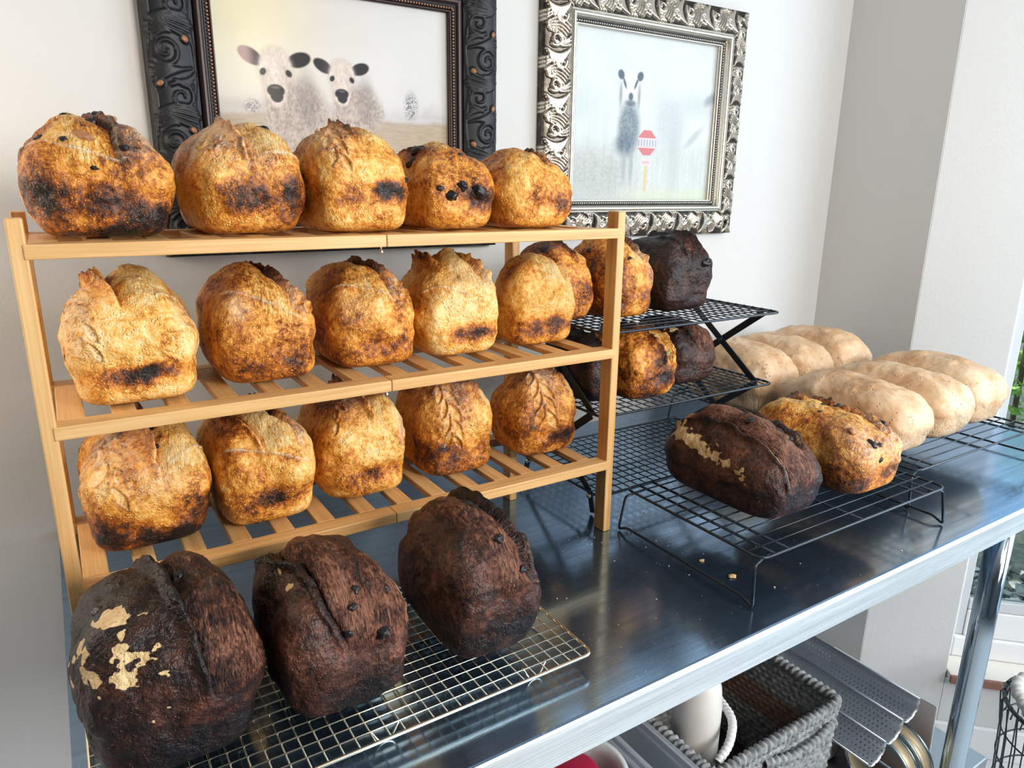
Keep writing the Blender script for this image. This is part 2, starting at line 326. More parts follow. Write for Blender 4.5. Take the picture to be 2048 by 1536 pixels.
# ------------------------------------------------------------------ outside the window
def leafcluster(n, seed, size, spread, mat_name, cols, flat=False):
    rng = np.random.default_rng(seed); V = []; F = []; tn = []
    for i in range(n):
        if flat: c = np.array([rng.uniform(-1, 1)*spread[0], rng.uniform(-1, 1)*spread[1], rng.uniform(0, 1)*spread[2]])
        else:
            d = rng.normal(size=3); d /= np.linalg.norm(d); c = d*np.array(spread)*rng.uniform(.55, 1.)
        ax = rng.normal(size=3); ax /= np.linalg.norm(ax)
        if flat: ax[2] *= .3
        b = np.cross(ax, rng.normal(size=3)); b /= np.linalg.norm(b); L = size*rng.uniform(.6, 1.3); wd = L*.28
        o = len(V); up = np.cross(ax, b)*wd*.4
        V += [c-ax*L/2, c-ax*L*.1+b*wd+up, c+ax*L/2, c-ax*L*.1-b*wd+up]; F.append((o, o+1, o+2, o+3)); tn += [rng.uniform()]*4
    t = NT(mat_name); a = t.attr('tone').outputs['Fac']; m = t.out(col=t.ramp(a, cols), rough=.55)
    return pymesh(mat_name, V, F, m, False, {'tone': np.array(tn)})
GR = [(0., (.14, .30, .05)), (.5, (.34, .60, .12)), (1., (.62, .85, .28))]
for i, (s, dp, z, sp, lab) in enumerate(((.30, 1.05, -.30, (.42, .36, .5), 'bright green leafy shrub close outside the bay window'), (1.2, 2.1, .15, (.6, .55, .8), 'tall green shrub further out behind the window shrub'))):
    o = link('leafy_shrub', leafcluster(1500, 5+i, .07, sp, 'shrub_leaves', GR), None, bayp(s, dp, z)); tag(o, lab, 'shrub', 'shrubs outside the window')
    st = tube('stem', [(0, 0, -1.0-z), (.03, .02, -.4), (0, .03, .1)], .014, plain('shrub_stem', (.12, .08, .05), .8), o, 6); o.name = 'leafy_shrub'
me = leafcluster(2600, 21, .075, (.75, .40, .05), 'dry_leaf_litter', [(0., (.14, .15, .13)), (.35, (.36, .38, .35)), (.7, (.62, .64, .60)), (1., (.80, .80, .76))], True)
tag(link('leaf_litter', me, None, bayp(.75, .62, -1.0), (0, 0, -math.pi/4)), 'dry grey leaf litter on the ground outside the window', 'leaf litter', None, 'stuff')
t = NT('garden_soil'); n = t.noise(t.co(), 12., 6., .65)
struct(bay('ground', -3, 7, DEP+.003, 8, -1.2, -1.0, t.out(col=t.ramp(n, [(.3, (.05, .055, .05)), (.7, (.22, .24, .18))]), rough=.95), None, 0))

# ------------------------------------------------------------------ steel work table
YF = -.3173; XL, XR = -.016, 1.892; YB = .452
tab = empty('steel_work_table', (.9, .07, ZF), 'long brushed stainless steel work table carrying all the racks', 'table')
def tpart(o): return under(o, tab)
# rounded front apron swept along x
prof = [(YB, -.0)]
prof = [(YB, -.030), (YB, 0.), (YF+.006, 0.), (YF+.003, -.0006), (YF+.001, -.0025), (YF, -.006), (YF, -.0445), (YF+.012, -.0445), (YF+.012, -.030)]
def sweepx(name, prof, x0, x1, mat):
    n = len(prof); V = [(x0, a, b) for a, b in prof]+[(x1, a, b) for a, b in prof]
    F = [(i, (i+1) % n, n+(i+1) % n, n+i) for i in range(n)]
    me = bpy.data.meshes.new(name); me.from_pydata(V, [], F+[tuple(range(n-1, -1, -1)), tuple(range(n, 2*n))]); me.update(); me.materials.append(mat)
    return me
tm = sweepx('table_top', prof, XL, XR, M_STEEL); tm.materials.append(M_STEEL_LIT)
for pl in tm.polygons:
    if pl.normal.y < -.35: pl.material_index = 1
tpart(link('table_top', tm))
for x in (.06, 1.452, 1.84):
    for y in (-.277, .40):
        if x == 1.84 and y < 0: continue
        lg = tpart(tube('leg', [(x, y, -.031), (x, y, -.3), (x, y, -.7), (x, y, ZF+.05)], .0215, M_CHROME, None, 24))
        ft = link('foot', qmesh('foot', *lathevf([(.001, 0), (.027, 0), (.027, .02), (.0225, .05), (.001, .05)], 20), M_CHROME)); ft.location = (x, y, ZF); under(ft, lg)
ZS = -.72
tpart(box('under_shelf', (.02, -.252, ZS-.03), (1.70, .41, ZS), M_SHELF, None, .004))
# ------------------------------------------------------------------ bamboo rack
RW, PH, PW, PD = .74, .5038, .0142, .025; ZR = (.4803, .3023, .1221); RH = .0143; RD = .203
rk = empty('bamboo_rack', (RW/2, .1, 0), 'three-shelf slatted bamboo rack full of golden loaves', 'rack')
def rp(o): return under(o, rk)
for x in (0, RW-PW):
    for y in (0, RD-PD):
        if x and y: x = .660
        rp(box('post', (x, y, 0), (x+PW, y+PD, PH), BZ, None, .0016))
XS = .3695
slats = [.0765, .130, .1815, .233, .285, .34, .3935, .445, .498, .548, .594, .649, .70]
sm = boxme('slat', (.023, RD-2*PD-.002, .008), BY, .0012)
for zt in ZR:
    for y in (-.0012, RD-PD-.0012):
        for x0, x1 in ((PW-.0035, XS-.0003), (XS+.0003, RW-PW+.0035 if y < .1 else .714)):
            rp(box('rail', (x0, y, zt-RH), (x1, y+.0262, zt), BX, None, .0012))
    rp(box('end_board', (PW+.0005, PD+.002, zt-.0085), (.040, RD-PD-.002, zt-.0005), BY, None, .001))
    for x in slats: rp(link('slat', sm, None, (x, RD/2, zt-.0045)))
    if zt > .2: rp(link('peg', qmesh('peg', *lathevf([(.0001, -.0095), (.0022, -.009), (.003, -.0065), (.0022, -.004), (.0014, -.003), (.0014, .0)], 12), M_RIVET), None, (.367, .012, zt-RH-.0002)))

# ------------------------------------------------------------------ wire racks
def wire_rack(loc, label, group, W=.455, D=.267, H=.07):
    e = empty('wire_cooling_rack', loc, label, 'cooling rack', group)
    fr = roundpath([(0, 0, H), (W, 0, H), (W, D, H), (0, D, H)], .016, 5, True); link('rim', tubeme('rim', fr, .0021, M_BLACKWIRE, 8, True), e)
    wm = tubeme('wire', [(0, 0, 0), (W/2, 0, 0), (W, 0, 0)], .0012, M_BLACKWIRE, 6); n = 12
    for i in range(1, n): link('wire', wm, e, (0, D*i/n, H+.0024))
    cm = tubeme('cross_wire', [(0, 0, 0), (0, D/2, 0), (0, D, 0)], .0021, M_BLACKWIRE, 7)
    for x in (.03, .058, W/2, W-.058, W-.03): link('cross_wire', cm, e, (x, 0, H-.0014))
    for x, s in ((.03, -1), (W-.03, 1)):
        P = roundpath([(x, .012, H-.004), (x+s*.035, .006, H-.010), (x+s*.040, -.001, .0018), (x+s*.040, .018, .011), (x+s*.040, D-.018, .011), (x+s*.040, D+.001, .0018), (x+s*.035, D-.006, H-.010), (x, D-.012, H-.004)], .006, 4)
        link('leg', tubeme('leg', P, .0021, M_BLACKWIRE, 8), e)
    return e
GW = 'black wire cooling racks on the table'
wire_rack((.763, -.274, .0), 'black wire cooling rack holding the marbled chocolate and raisin loaves in front', GW)
wire_rack((1.245, -.212, .0), 'black wire cooling rack under the front three pale loaves by the window', GW)
wire_rack((1.245, .075, .0), 'black wire cooling rack under the rear pale loaves near the wall corner', GW, .455, .30)
# folding three-tier rack
TX0, TX1, TY0, TY1 = .745, 1.162, .038, .286; TZs = (.042, .180, .3165)
sc = empty('folding_tier_rack', ((TX0+TX1)/2, .16, 0), 'black folding three-tier wire rack with crossed side bars behind the bamboo rack', 'cooling rack')
wx = tubeme('wire', [(TX0, 0, 0), (.9, 0, 0), (TX1, 0, 0)], .0011, M_BLACKWIRE, 5); wy = tubeme('wire', [(0, TY0, 0), (0, .16, 0), (0, TY1, 0)], .0011, M_BLACKWIRE, 5)
for zt in TZs:
    fr = roundpath([(TX0, TY0, zt), (TX1, TY0, zt), (TX1, TY1, zt), (TX0, TY1, zt)], .014, 5, True); tr = link('tier', tubeme('tier', fr, .0024, M_BLACKWIRE, 8, True)); under(tr, sc)
    for i in range(1, 12): o = link('wire', wx, tr, (0, TY0+(TY1-TY0)*i/12, zt+.002)); o.data = wx; o.location = (0, TY0+(TY1-TY0)*i/12, zt+.0022)
    for i in range(1, 23): link('wire', wy, tr, (TX0+(TX1-TX0)*i/23, 0, zt))
def bar(name, a, b, wd, th, mat):      # flat strap from a to b lying in a y-z plane
    a = Vector(a); b = Vector(b); d = b-a; L = d.length
    me = boxme(name, (th, L, wd), mat, .001, 1); o = link(name, me, None, (a+b)/2, (math.atan2(d.z, d.y), 0, 0)); return under(o, sc)
for x, s in ((TX0+.006, -1), (TX1-.012, 1)):
    for k in range(2):
        z0, z1 = TZs[k], TZs[k+1]
        bar('cross_bar', (x, TY0+.03, z0-.004), (x, TY1-.03, z1-.004), .0135, .003, M_BLACKBAR)
        bar('cross_bar', (x+.0035*s, TY1-.03, z0-.004), (x+.0035*s, TY0+.03, z1-.004), .0135, .003, M_BLACKBAR)
        pv = link('pivot', qmesh('pivot', *lathevf([(.0001, -.004), (.004, -.004), (.004, .004), (.0001, .004)], 12), M_BLACKBAR), None, (x, (TY0+TY1)/2, (z0+z1)/2-.004), (0, math.pi/2, 0)); under(pv, sc)
    for y in (TY0+.03, TY1-.03):
        bar('foot', (x, y-.010*(1 if y < .1 else -1), .004), (x, y, TZs[0]-.003), .013, .004, M_BLACKBAR)
        rv = link('rivet', qmesh('rivet', *lathevf([(.0001, -.005), (.0045, -.005), (.0045, .005), (.0001, .005)], 12), M_RIVET), None, (x, y, TZs[0]-.010), (0, math.pi/2, 0)); under(rv, sc)
# bright grid rack at the front
GX0, GX1, GY0, GY1, GZ = .0, .4975, -.2575, -.0135, .020
ch = empty('chrome_grid_rack', (.25, -.13, 0), 'shiny metal grid rack under the three dark chocolate loaves', 'cooling rack')
fr = roundpath([(GX0, GY0, GZ), (GX1, GY0, GZ), (GX1, GY1, GZ), (GX0, GY1, GZ)], .012, 6, True); under(link('rim', tubeme('rim', fr, .0021, M_CHWIRE, 10, True)), ch)
wx = tubeme('wire', [(GX0, 0, 0), (.25, 0, 0), (GX1, 0, 0)], .00095, M_CHWIRE, 6); wy = tubeme('wire', [(0, GY0, 0), (0, -.13, 0), (0, GY1, 0)], .00095, M_CHWIRE, 6)
for i in range(1, 16): under(link('wire', wx, None, (0, GY0+(GY1-GY0)*i/16, GZ+.0018)), ch)
for i in range(1, 32): under(link('wire', wy, None, (GX0+(GX1-GX0)*i/32, 0, GZ)), ch)
for x in (.06, .25, .43):
    under(link('foot', tubeme('foot', roundpath([(x-.016, GY0+.02, GZ-.001), (x-.006, GY0+.02, .0012), (x+.006, GY0+.02, .0012), (x+.016, GY0+.02, GZ-.001)], .006, 4), .0012, M_CHWIRE, 6)), ch)
    under(link('foot', tubeme('foot', roundpath([(x-.016, GY1-.02, GZ-.001), (x-.006, GY1-.02, .0012), (x+.006, GY1-.02, .0012), (x+.016, GY1-.02, GZ-.001)], .006, 4), .0012, M_CHWIRE, 6)), ch)

# ------------------------------------------------------------------ loaves
_cache = {}
def cubedirs(N, shift=(0, -.30, .26)):
    k = (N, shift)
    if k in _cache: return _cache[k]
    g = np.arange(N+1); A, B = np.meshgrid(g, g, indexing='ij'); pts = []; fc = []; o = 0
    for ax in range(3):
        for sd in (0, N):
            q = np.zeros((N+1, N+1, 3), int); q[..., ax] = sd; q[..., (ax+1) % 3] = A; q[..., (ax+2) % 3] = B
            idx = np.arange((N+1)**2).reshape(N+1, N+1)+o; f = np.stack([idx[:-1, :-1], idx[1:, :-1], idx[1:, 1:], idx[:-1, 1:]], -1).reshape(-1, 4)
            if sd == 0: f = f[:, ::-1]
            pts.append(q.reshape(-1, 3)); fc.append(f); o += (N+1)**2
    pts = np.concatenate(pts); F = np.concatenate(fc); key = (pts[:, 0]*(N+1)+pts[:, 1])*(N+1)+pts[:, 2]
    _, ix, inv = np.unique(key, return_index=True, return_inverse=True); D = np.tan((pts[ix]/N*2-1)*math.pi/4); F = inv.ravel()[F]
    D /= np.linalg.norm(D, axis=1)[:, None]; D = D+np.array(shift); D /= np.linalg.norm(D, axis=1)[:, None]
    _cache[k] = (D, F); return D, F
def blobme(name, seed, r, mat, sx=1.3, sz=.8):
    D, F = cubedirs(7, (0, 0, 0)); d = r*(1+.28*fbm(D*2.2+seed, seed, 2)); return pymesh(name, D*d[:, None]*np.array([sx, 1, sz]), F, mat)
BLOBS = [blobme('raisin', i+1, .0058, M_RAISIN) for i in range(3)]; NUTS = [blobme('nut_piece', 5+i, .0062, M_NUT, 1.6, .7) for i in range(2)]
JAL = blobme('pepper_slice', 31, .008, M_JALA, 1.5, .35)
def loaf(name, label, group, xf, yf, z, W=.132, L=.175, H=.128, rot=0, pal='gold', seed=0, N=72, tone=.36, tp=.10, pu=2.15, q=4.6, top=.14, slashes=(), chars=(), raisins=(), nuts=(), jal=(), leaves=(), seams=(), flour=(), marble=(), streaks=(), lean=0., rough=1., hzf=.43, tilt=0.):
    D, F = cubedirs(N); a, b = W/2, L/2; hz = hzf*H; nx, ny, nz = D.T; up = nz >= 0
    c = np.where(up, H-hz, hz); pz = np.where(up, pu, 7.)
    g = ((np.abs(nx)/a)**q+(np.abs(ny)/b)**q)**(1/q); r = (g**pz+(np.abs(nz)/c)**pz)**(-1/pz)
    P = D*r[:, None]; P[:, 2] += hz
    k = np.clip(1-P[:, 2]/hz, 0, 1); P[:, 0] *= 1-tp*k; P[:, 1] *= 1-tp*.7*k
    nrm = P*np.array([1/a**2, 1/b**2, 0])+np.stack([0*nx, 0*nx, (P[:, 2]-hz)/c**2], 1); nrm /= np.linalg.norm(nrm, axis=1)[:, None]
    x, y, zz = P.T; Q = P+np.array([seed*1.37, seed*.71, seed*.29]); lo = sst(.0, .03, zz)
    d = (.0085*fbm(Q*13, seed, 2)+.0044*fbm(Q*42, seed+3, 2))*rough*lo
    fine = fbm(Q*150, seed+5, 2); d = d+.0009*fine*rough*lo
    uu = x/a; t = np.degrees(np.arctan2(-y/b, (zz-hz)/np.where(up, H-hz, hz))); mid = fbm(Q*26, seed+9, 3); n40 = fbm(Q*60, seed+11, 2)
    tn = tone+.16*mid+top*sst(60, 0, np.abs(t))*sst(.2, .9, (zz-hz)/(H-hz)); fl = np.zeros(len(x)); op = np.zeros(len(x))
    zn = zz/H
    for (u0, kk, cv, t0, t1, ear, A) in slashes:
        us = u0+kk*(t/90)+cv*(t/90)**2+.07*fbm(Q*np.array([0, 35, 35]), seed+21, 2); act = sst(t0-10, t0+6, t)*sst(t1+8, t1-8, t)*sst(.25, .45, zn)
        s = (uu-us)*ear; jag = .6+(.9 if pal == 'gold' else .45)*np.clip(fbm(Q*(110 if pal == 'gold' else 70), seed+23, 2)+.3, 0, 1)
        lip = np.exp(-((s+.055)/.055)**2)*(s < .012); gr = np.where(s > 0, np.exp(-s/.10), 0); bel = np.exp(-((s-.42)/.28)**2)
        tw = np.clip(1.3-np.abs(t-t0*.3)/110, .6, 1.2)
        d = d+act*A*tw*(.0085*lip*jag-.0080*gr+.0055*bel+.0018*n40*np.clip(gr+bel, 0, 1))
        tn = tn+act*(.26*lip*jag*tw+.30*np.exp(-(np.abs(s)/.05)**1.5)*(s > 0)*tw-.10*bel-(.12*sst(0, .05, s)*sst(1., .5, s)-.05*sst(0, -.1, s)*sst(-1., -.4, s))*(pal == 'gold')); op = np.maximum(op, act*sst(0, .06, s)*sst(.95, .6, s))
        edge = np.exp(-((s+.012)/.016)**2)*act; fl = fl+.75*edge*sst(15, 50, np.abs(t))
    for (cx, cz, sx, sz, am) in chars:     # scorched pan marks on the front end
        m = np.exp(-(((uu-cx)/(sx*1.4))**2+((zn-cz+.05*mid)/(sz*1.15))**2)**1.2)*(y < -.2*b); tn = tn+am*1.25*m*(.8+.5*n40); d = d-.0012*m
    if pal == 'gold': tn = tn+.10*sst(.12, .02, zn)
    for (tc, k1, k2, u0, u1) in seams:
        T = np.radians(t-(tc+k1*uu+k2*uu**2))*.06; m = np.exp(-(T/.0013)**2)*sst(u0-.05, u0+.05, uu)*sst(u1+.05, u1-.05, uu); d = d+.0022*m; fl = fl+.95*m; tn = tn+.10*np.exp(-((T-.003)/.003)**2)*sst(u0, u0+.1, uu)*sst(u1, u1-.1, uu)
    for (u0, tc, an, ln, wd) in leaves:
        X = (uu-u0)*a; T = np.radians(t-tc)*.062; ca, sa = math.cos(R(an)), math.sin(R(an)); lx = X*ca+T*sa; ly = -X*sa+T*ca
        hw = wd*np.clip(1-(ly/ln)**2, 0, 1); e = np.abs(lx)-hw; ins = (np.abs(ly) < ln)*sst(.0006, -.0012, e); rim = (np.abs(ly) < ln*1.02)*np.exp(-(e/.0010)**2)
        d = d+.0021*rim*(1+.7*np.sign(lx))-.0013*ins; tn = tn+.12*rim*(lx > 0)-.14*ins; fl = fl*(1-.85*ins)+.75*rim*(lx < 0)
    for (cu, ct, su, st, am) in flour: fl = fl+am*np.exp(-((uu-cu)/su)**2-((t-ct)/st)**2)
    if marble: fl = fl*.3
    for (cu, ct, su, st, th) in marble: fl = np.maximum(fl, sst(th-.04, th+.05, .7*fbm(Q*np.array([70, 70, 95]), seed+31, 3)-.45*(((uu-cu)/su)**2+((t-ct)/st)**2)))
    for (ya, za, yb_, zb, wd) in streaks:
        A_ = np.array([ya, za]); dA = np.array([yb_, zb])-A_; yy = y/b; tt = np.clip(((yy-ya)*dA[0]+(zn-za)*dA[1])/(dA@dA), 0, 1); dd = np.hypot((yy-ya-tt*dA[0])*1., zn-za-tt*dA[1]); fl = np.maximum(fl, (x < 0)*sst(wd, wd*.3, dd+.13*fbm(Q*np.array([110, 110, 150]), seed+41, 3)))
    if pal == 'pale': op = sst(.66, .22, zn+.12*mid)*sst(.02, .10, zn)*(.35+.65*sst(-.55, -.9, y/b))
    if pal == 'choc': tn = tn-.24*op; fl = fl*.35 if not (marble or streaks) else fl
    d = d*lo
    P = P+nrm*d[:, None]; P[:, 2] -= P[:, 2].min(); P[:, 0] += lean*P[:, 2]
    me = pymesh(name, P, F, {'gold': M_GOLD, 'choc': M_CHOC, 'pale': M_PALE}[pal], True, {'tone': np.clip(tn, 0, 1.1), 'flour': np.clip(fl, 0, 1), 'open': np.clip(op, 0, 1)})
    rz = R(rot); yc = b*(1-tp*.7)
    o = link(name, me, None, (xf-math.sin(rz)*yc, yf+math.cos(rz)*yc, z), (R(tilt), 0, rz)); tag(o, label, 'bread', group)
    rng = random.Random(seed)
    for lst, meshes in ((raisins, BLOBS), (nuts, NUTS), (jal, [JAL])):
        for it in lst:
            ru, rt_ = it[:2]; s = it[2] if len(it) > 2 else 1.
            i = int(np.argmin((uu-ru)**2+((t-rt_)/90)**2+(zz < .01)*9)); mm = rng.choice(meshes)
            rr = link(mm.name.split('.')[0], mm, o, Vector(P[i])-Vector(nrm[i])*.0036*s, (rng.uniform(-.6, .6), rng.uniform(-.6, .6), rng.uniform(0, 6))); rr.scale = (s, s, s)
    return o
def wheat(u0, t0, n=5, du=.13, an=25, ln=.0085, wd=.0031, dt=17):
    ln *= 1.3; wd *= 1.45; du *= 1.15
    L = []
    for i in range(n): L += [(u0-du*.5, t0+i*dt, an, ln, wd), (u0+du*.9, t0+i*dt+6, -an, ln, wd)]
    return L
Z1, Z2, Z3 = [z+.0003 for z in ZR]
g1 = 'loaves on the top bamboo shelf'; g2 = 'loaves on the middle bamboo shelf'; g3 = 'loaves on the bottom bamboo shelf'
SD = [1]
def L(label, group, *a, **k): SD[0] += 1; k.setdefault('seed', SD[0]); return loaf('bread_loaf', label, group, *a, **k)
# top shelf
L('dark crusted fruit and nut loaf at the left end of the top bamboo shelf', g1, .0860, .040, Z1, W=.132, H=.116, tone=.43, top=.16, slashes=[(.02, .40, 0, -60, 70, -1, .9)], seams=[(62, 10, -14, -1., .35)], chars=[(.0, .34, .45, .10, .42), (.72, .16, .3, .12, .45), (-.75, .36, .25, .14, .42), (.1, .05, .2, .07, .6)], raisins=[(-.72, 42, 1.1), (-.42, 48, .8), (-.28, 18, 1.), (-.05, 22, 1.1), (.35, 55, .8), (.6, 8, 1.2), (.35, 0, 1.2), (.1, 4, 1.), (-.1, 72, .6)], nuts=[(-.18, 46, 1.2), (.2, 12, 1.)], flour=[(.6, 30, .25, 30, .6)], rough=1.25)
L('floury golden loaf with a peaked ear, second on the top shelf', g1, .2320, .047, Z1, W=.126, H=.119, tone=.30, slashes=[(-.12, .12, .1, -60, 62, 1, 1.1)], seams=[(60, -8, 8, .2, 1.)], chars=[(.05, .40, .55, .12, .26), (.6, .36, .16, .16, .34), (-.3, .36, .3, .12, .26), (.85, .28, .2, .1, .3)], raisins=[(.42, 16, 1.5), (.95, 48, 1.2)], flour=[(-.45, 25, .4, 40, .75), (.2, 60, .4, 20, .3)], leaves=[(-.55, 50, 60, .006, .003), (-.45, 40, 60, .006, .003), (-.7, 40, 50, .006, .003)])
L('leaf-scored golden loaf in the middle of the top shelf', g1, .3620, .030, Z1, W=.126, H=.126, tone=.30, slashes=[(-.02, .12, 0, -60, 40, 1, .9)], chars=[(.25, .38, .5, .11, .40), (.5, .38, .22, .09, .40), (-.6, .25, .3, .2, .15)], leaves=wheat(-.55, 10, 4), flour=[(-.5, 20, .35, 40, .45)], raisins=[(.92, 82, .9)])
L('golden loaf with scorched raisins low on its end, fourth on the top shelf', g1, .4930, .036, Z1, W=.114, H=.106, tone=.34, top=.22, slashes=[(-.5, .3, 0, -50, 30, 1, .7)], chars=[(.35, .40, .55, .15, .40), (.55, .32, .4, .1, .25)], raisins=[(-.05, 79, 1.6), (-.42, 92, 1.6), (.45, 88, 1.8), (-.6, 82, .8), (.1, 22, .9), (.2, 36, .8), (-.5, 8, 1.4), (-.75, 14, 1.4), (.62, 12, 1.2)], rough=1.2)
L('smaller golden loaf with dark fruit on its right shoulder, right end of the top shelf', g1, .6130, .028, Z1, L=.145, W=.118, H=.106, tone=.32, slashes=[(.28, .28, 0, -60, 45, -1, .7)], chars=[(.25, .36, .42, .12, .34)], raisins=[(.45, 8, 1.4), (.80, 22, 1.5), (.92, 36, 1.7), (.88, 44, 1.2), (.7, 16, 1.1)], nuts=[(.55, 38, 1.2)])
# middle shelf
L('pale golden loaf with dark open ear and burnt base, left end of the middle shelf', g2, .0960, .032, Z2, W=.134, H=.133, tone=.15, top=.12, slashes=[(-.30, .22, 0, -60, 48, 1, 1.5)], seams=[(52, -26, 0, .35, 1.)], chars=[(.05, .24, .55, .085, .62), (.3, .27, .3, .06, .2)], leaves=wheat(-.72, 28, 4, .12), flour=[(-.75, 40, .3, 40, .75), (.85, 45, .18, 25, .6)])
L('reddish brown loaf with a long curved ridge, second on the middle shelf', g2, .2420, .050, Z2, W=.126, H=.132, tone=.40, top=.16, slashes=[(.12, .62, 0, -60, 70, -1, .8)], seams=[(58, 22, 0, -.9, .55)], chars=[(.35, .26, .5, .12, .26), (-.6, .5, .3, .15, .14), (-.2, .12, .5, .1, .14)], leaves=[(.62, 35, 30, .01, .004), (.75, 45, 25, .01, .004), (.6, 55, 30, .01, .004), (.8, 60, 20, .01, .004)], flour=[(-.55, 60, .2, 14, .5), (.6, 40, .25, 30, .3)])
L('brown ridged loaf with a fine white score line, middle of the middle shelf', g2, .3825, .058, Z2, W=.124, H=.129, tone=.36, top=.18, slashes=[(.05, .60, 0, -60, 68, -1, .8)], seams=[(54, 20, 0, -.85, .6)], chars=[(.2, .22, .5, .10, .26), (-.3, .35, .2, .1, .1)], leaves=[(.62, 40, 30, .01, .004), (.72, 52, 25, .01, .004), (.58, 62, 30, .01, .004)], flour=[(.55, 20, .25, 30, .45), (-.55, 65, .3, 20, .3)])
L('pale loaf with a big torn dark ear on top, fourth on the middle shelf', g2, .5140, .065, Z2, L=.135, W=.124, H=.134, tone=.14, top=.20, slashes=[(.30, .42, 0, -60, 60, -1, 1.2), (-.35, .1, 0, -40, 8, 1, 1.5)], seams=[(66, 20, 0, -1., .1)], chars=[(.12, .24, .5, .095, .62)], flour=[(.7, 40, .25, 30, .5), (-.2, 60, .4, 30, .25)])
L('golden loaf with a burnt oval on its lower end, right end of the middle shelf', g2, .6570, .072, Z2, L=.100, W=.122, H=.126, tone=.25, top=.22, slashes=[(.40, .30, 0, -60, 55, -1, .9)], chars=[(.2, .24, .48, .10, .58), (-.65, .2, .3, .14, .25)], flour=[(.8, 35, .15, 35, .6)], raisins=[(.35, 2, 1.)])
# bottom shelf
L('floury loaf with leaf scoring and a deep centre slash, left end of the bottom shelf', g3, .0900, .050, Z3, W=.136, H=.137, tone=.30, top=.24, slashes=[(.16, .02, 0, -60, 66, 1, 1.2)], seams=[(70, -34, 0, .3, 1.)], chars=[(.1, .12, .8, .12, .55), (-.7, .26, .35, .13, .40), (.75, .32, .25, .12, .40)], leaves=wheat(-.55, 22, 4, .16, 30, .010, .0036), flour=[(-.45, 28, .5, 32, .6), (.1, 70, .5, 14, .4)], raisins=[(.22, 22, .6), (.25, 40, .5), (.3, 6, .7)])
L('torn golden loaf with a white flour ridge, second on the bottom shelf', g3, .2260, .044, Z3, W=.124, H=.138, tone=.26, top=.22, slashes=[(.30, .50, 0, -60, 62, -1, 1.1), (-.55, .7, 0, 5, 58, 1, .6)], seams=[(62, 16, 4, -1., .7)], chars=[(.18, .28, .5, .11, .48), (-.4, .56, .3, .08, .2)], flour=[(.75, 20, .2, 40, .8)])
L('bright golden loaf with a jagged white-edged slash, middle of the bottom shelf', g3, .3590, .055, Z3, W=.128, H=.137, tone=.24, top=.26, slashes=[(.10, .26, 0, -60, 50, 1, 1.3)], chars=[(.12, .24, .52, .095, .55), (-.65, .55, .3, .2, .14)], flour=[(-.1, 20, .3, 25, .5), (.88, 55, .14, 25, .8)], leaves=[(-.55, 35, 30, .009, .003), (-.4, 28, -30, .009, .003), (-.65, 52, 30, .009, .003)])
L('floury leaf-scored loaf with a dusky lower edge, fourth on the bottom shelf', g3, .5060, .062, Z3, L=.14, W=.124, H=.137, tone=.32, top=.18, slashes=[(.36, .22, 0, -60, 58, 1, .9)], chars=[(-.6, .30, .45, .13, .48), (.5, .36, .4, .1, .18), (0, .1, .8, .1, .2)], leaves=wheat(-.35, 20, 5, .16, 28, .010, .0034), flour=[(-.1, 30, .5, 40, .5)])
L('floury reddish leaf-scored loaf with a burnt low corner, right end of the bottom shelf', g3, .6650, .066, Z3, L=.108, W=.122, H=.135, tone=.36, top=.12, slashes=[(.42, .28, 0, -60, 60, 1, .9)], chars=[(.32, .26, .42, .11, .55), (-.7, .4, .3, .2, .2)], leaves=wheat(-.30, 12, 5, .20, 32, .012, .0042), flour=[(-.1, 25, .5, 35, .7)])
# chocolate loaves on the bright grid rack
gc = 'chocolate loaves on the bright grid rack'; ZG = GZ+.0030
L('dark chocolate loaf splashed with pale vanilla patches, nearest the bottom left corner', gc, .0740, -.205, ZG, W=.152, L=.185, H=.158, pal='choc', tone=.62, top=.26, tp=.14, slashes=[(.10, .36, -.1, -60, 82, 1, 1.5)], marble=[(-.55, 45, .62, 36, .0), (-.2, 88, .4, 14, .22)], raisins=[(-.62, 8, 1.2), (.28, 2, 1.2), (.52, 6, .9)], chars=[(.3, .12, .9, .14, .25)])
L('swirled dark chocolate loaf with black chips in the middle of the grid rack', gc, .2290, -.214, ZG, W=.130, L=.175, H=.146, pal='choc', tone=.50, top=.20, tp=.12, slashes=[(-.45, .35, 0, -60, 75, 1, 1.1), (.25, .25, .1, 0, 80, 1, .8)], marble=[(.98, 55, .14, 30, -.25), (-.62, 12, .1, 30, .0)], raisins=[(.45, 72, 1.4), (.2, 40, 1.0), (.1, 52, .9), (.42, 38, .9), (-.05, 66, .9), (.7, 44, .9)], chars=[(.4, .14, .7, .14, .35)])
L('tall dark chocolate loaf with a black upright ear, right end of the grid rack', gc, .4010, -.214, ZG, W=.122, L=.175, H=.156, pal='choc', tone=.48, top=.16, tp=.14, slashes=[(.30, .45, 0, -60, 78, -1, 1.3)], seams=[(72, 4, 6, -.8, .8)], raisins=[(.1, 40, 1.3), (.45, 66, 1.3), (.05, 8, 1.3), (-.02, 2, 1.2)], chars=[(.3, .18, .8, .13, .40)])
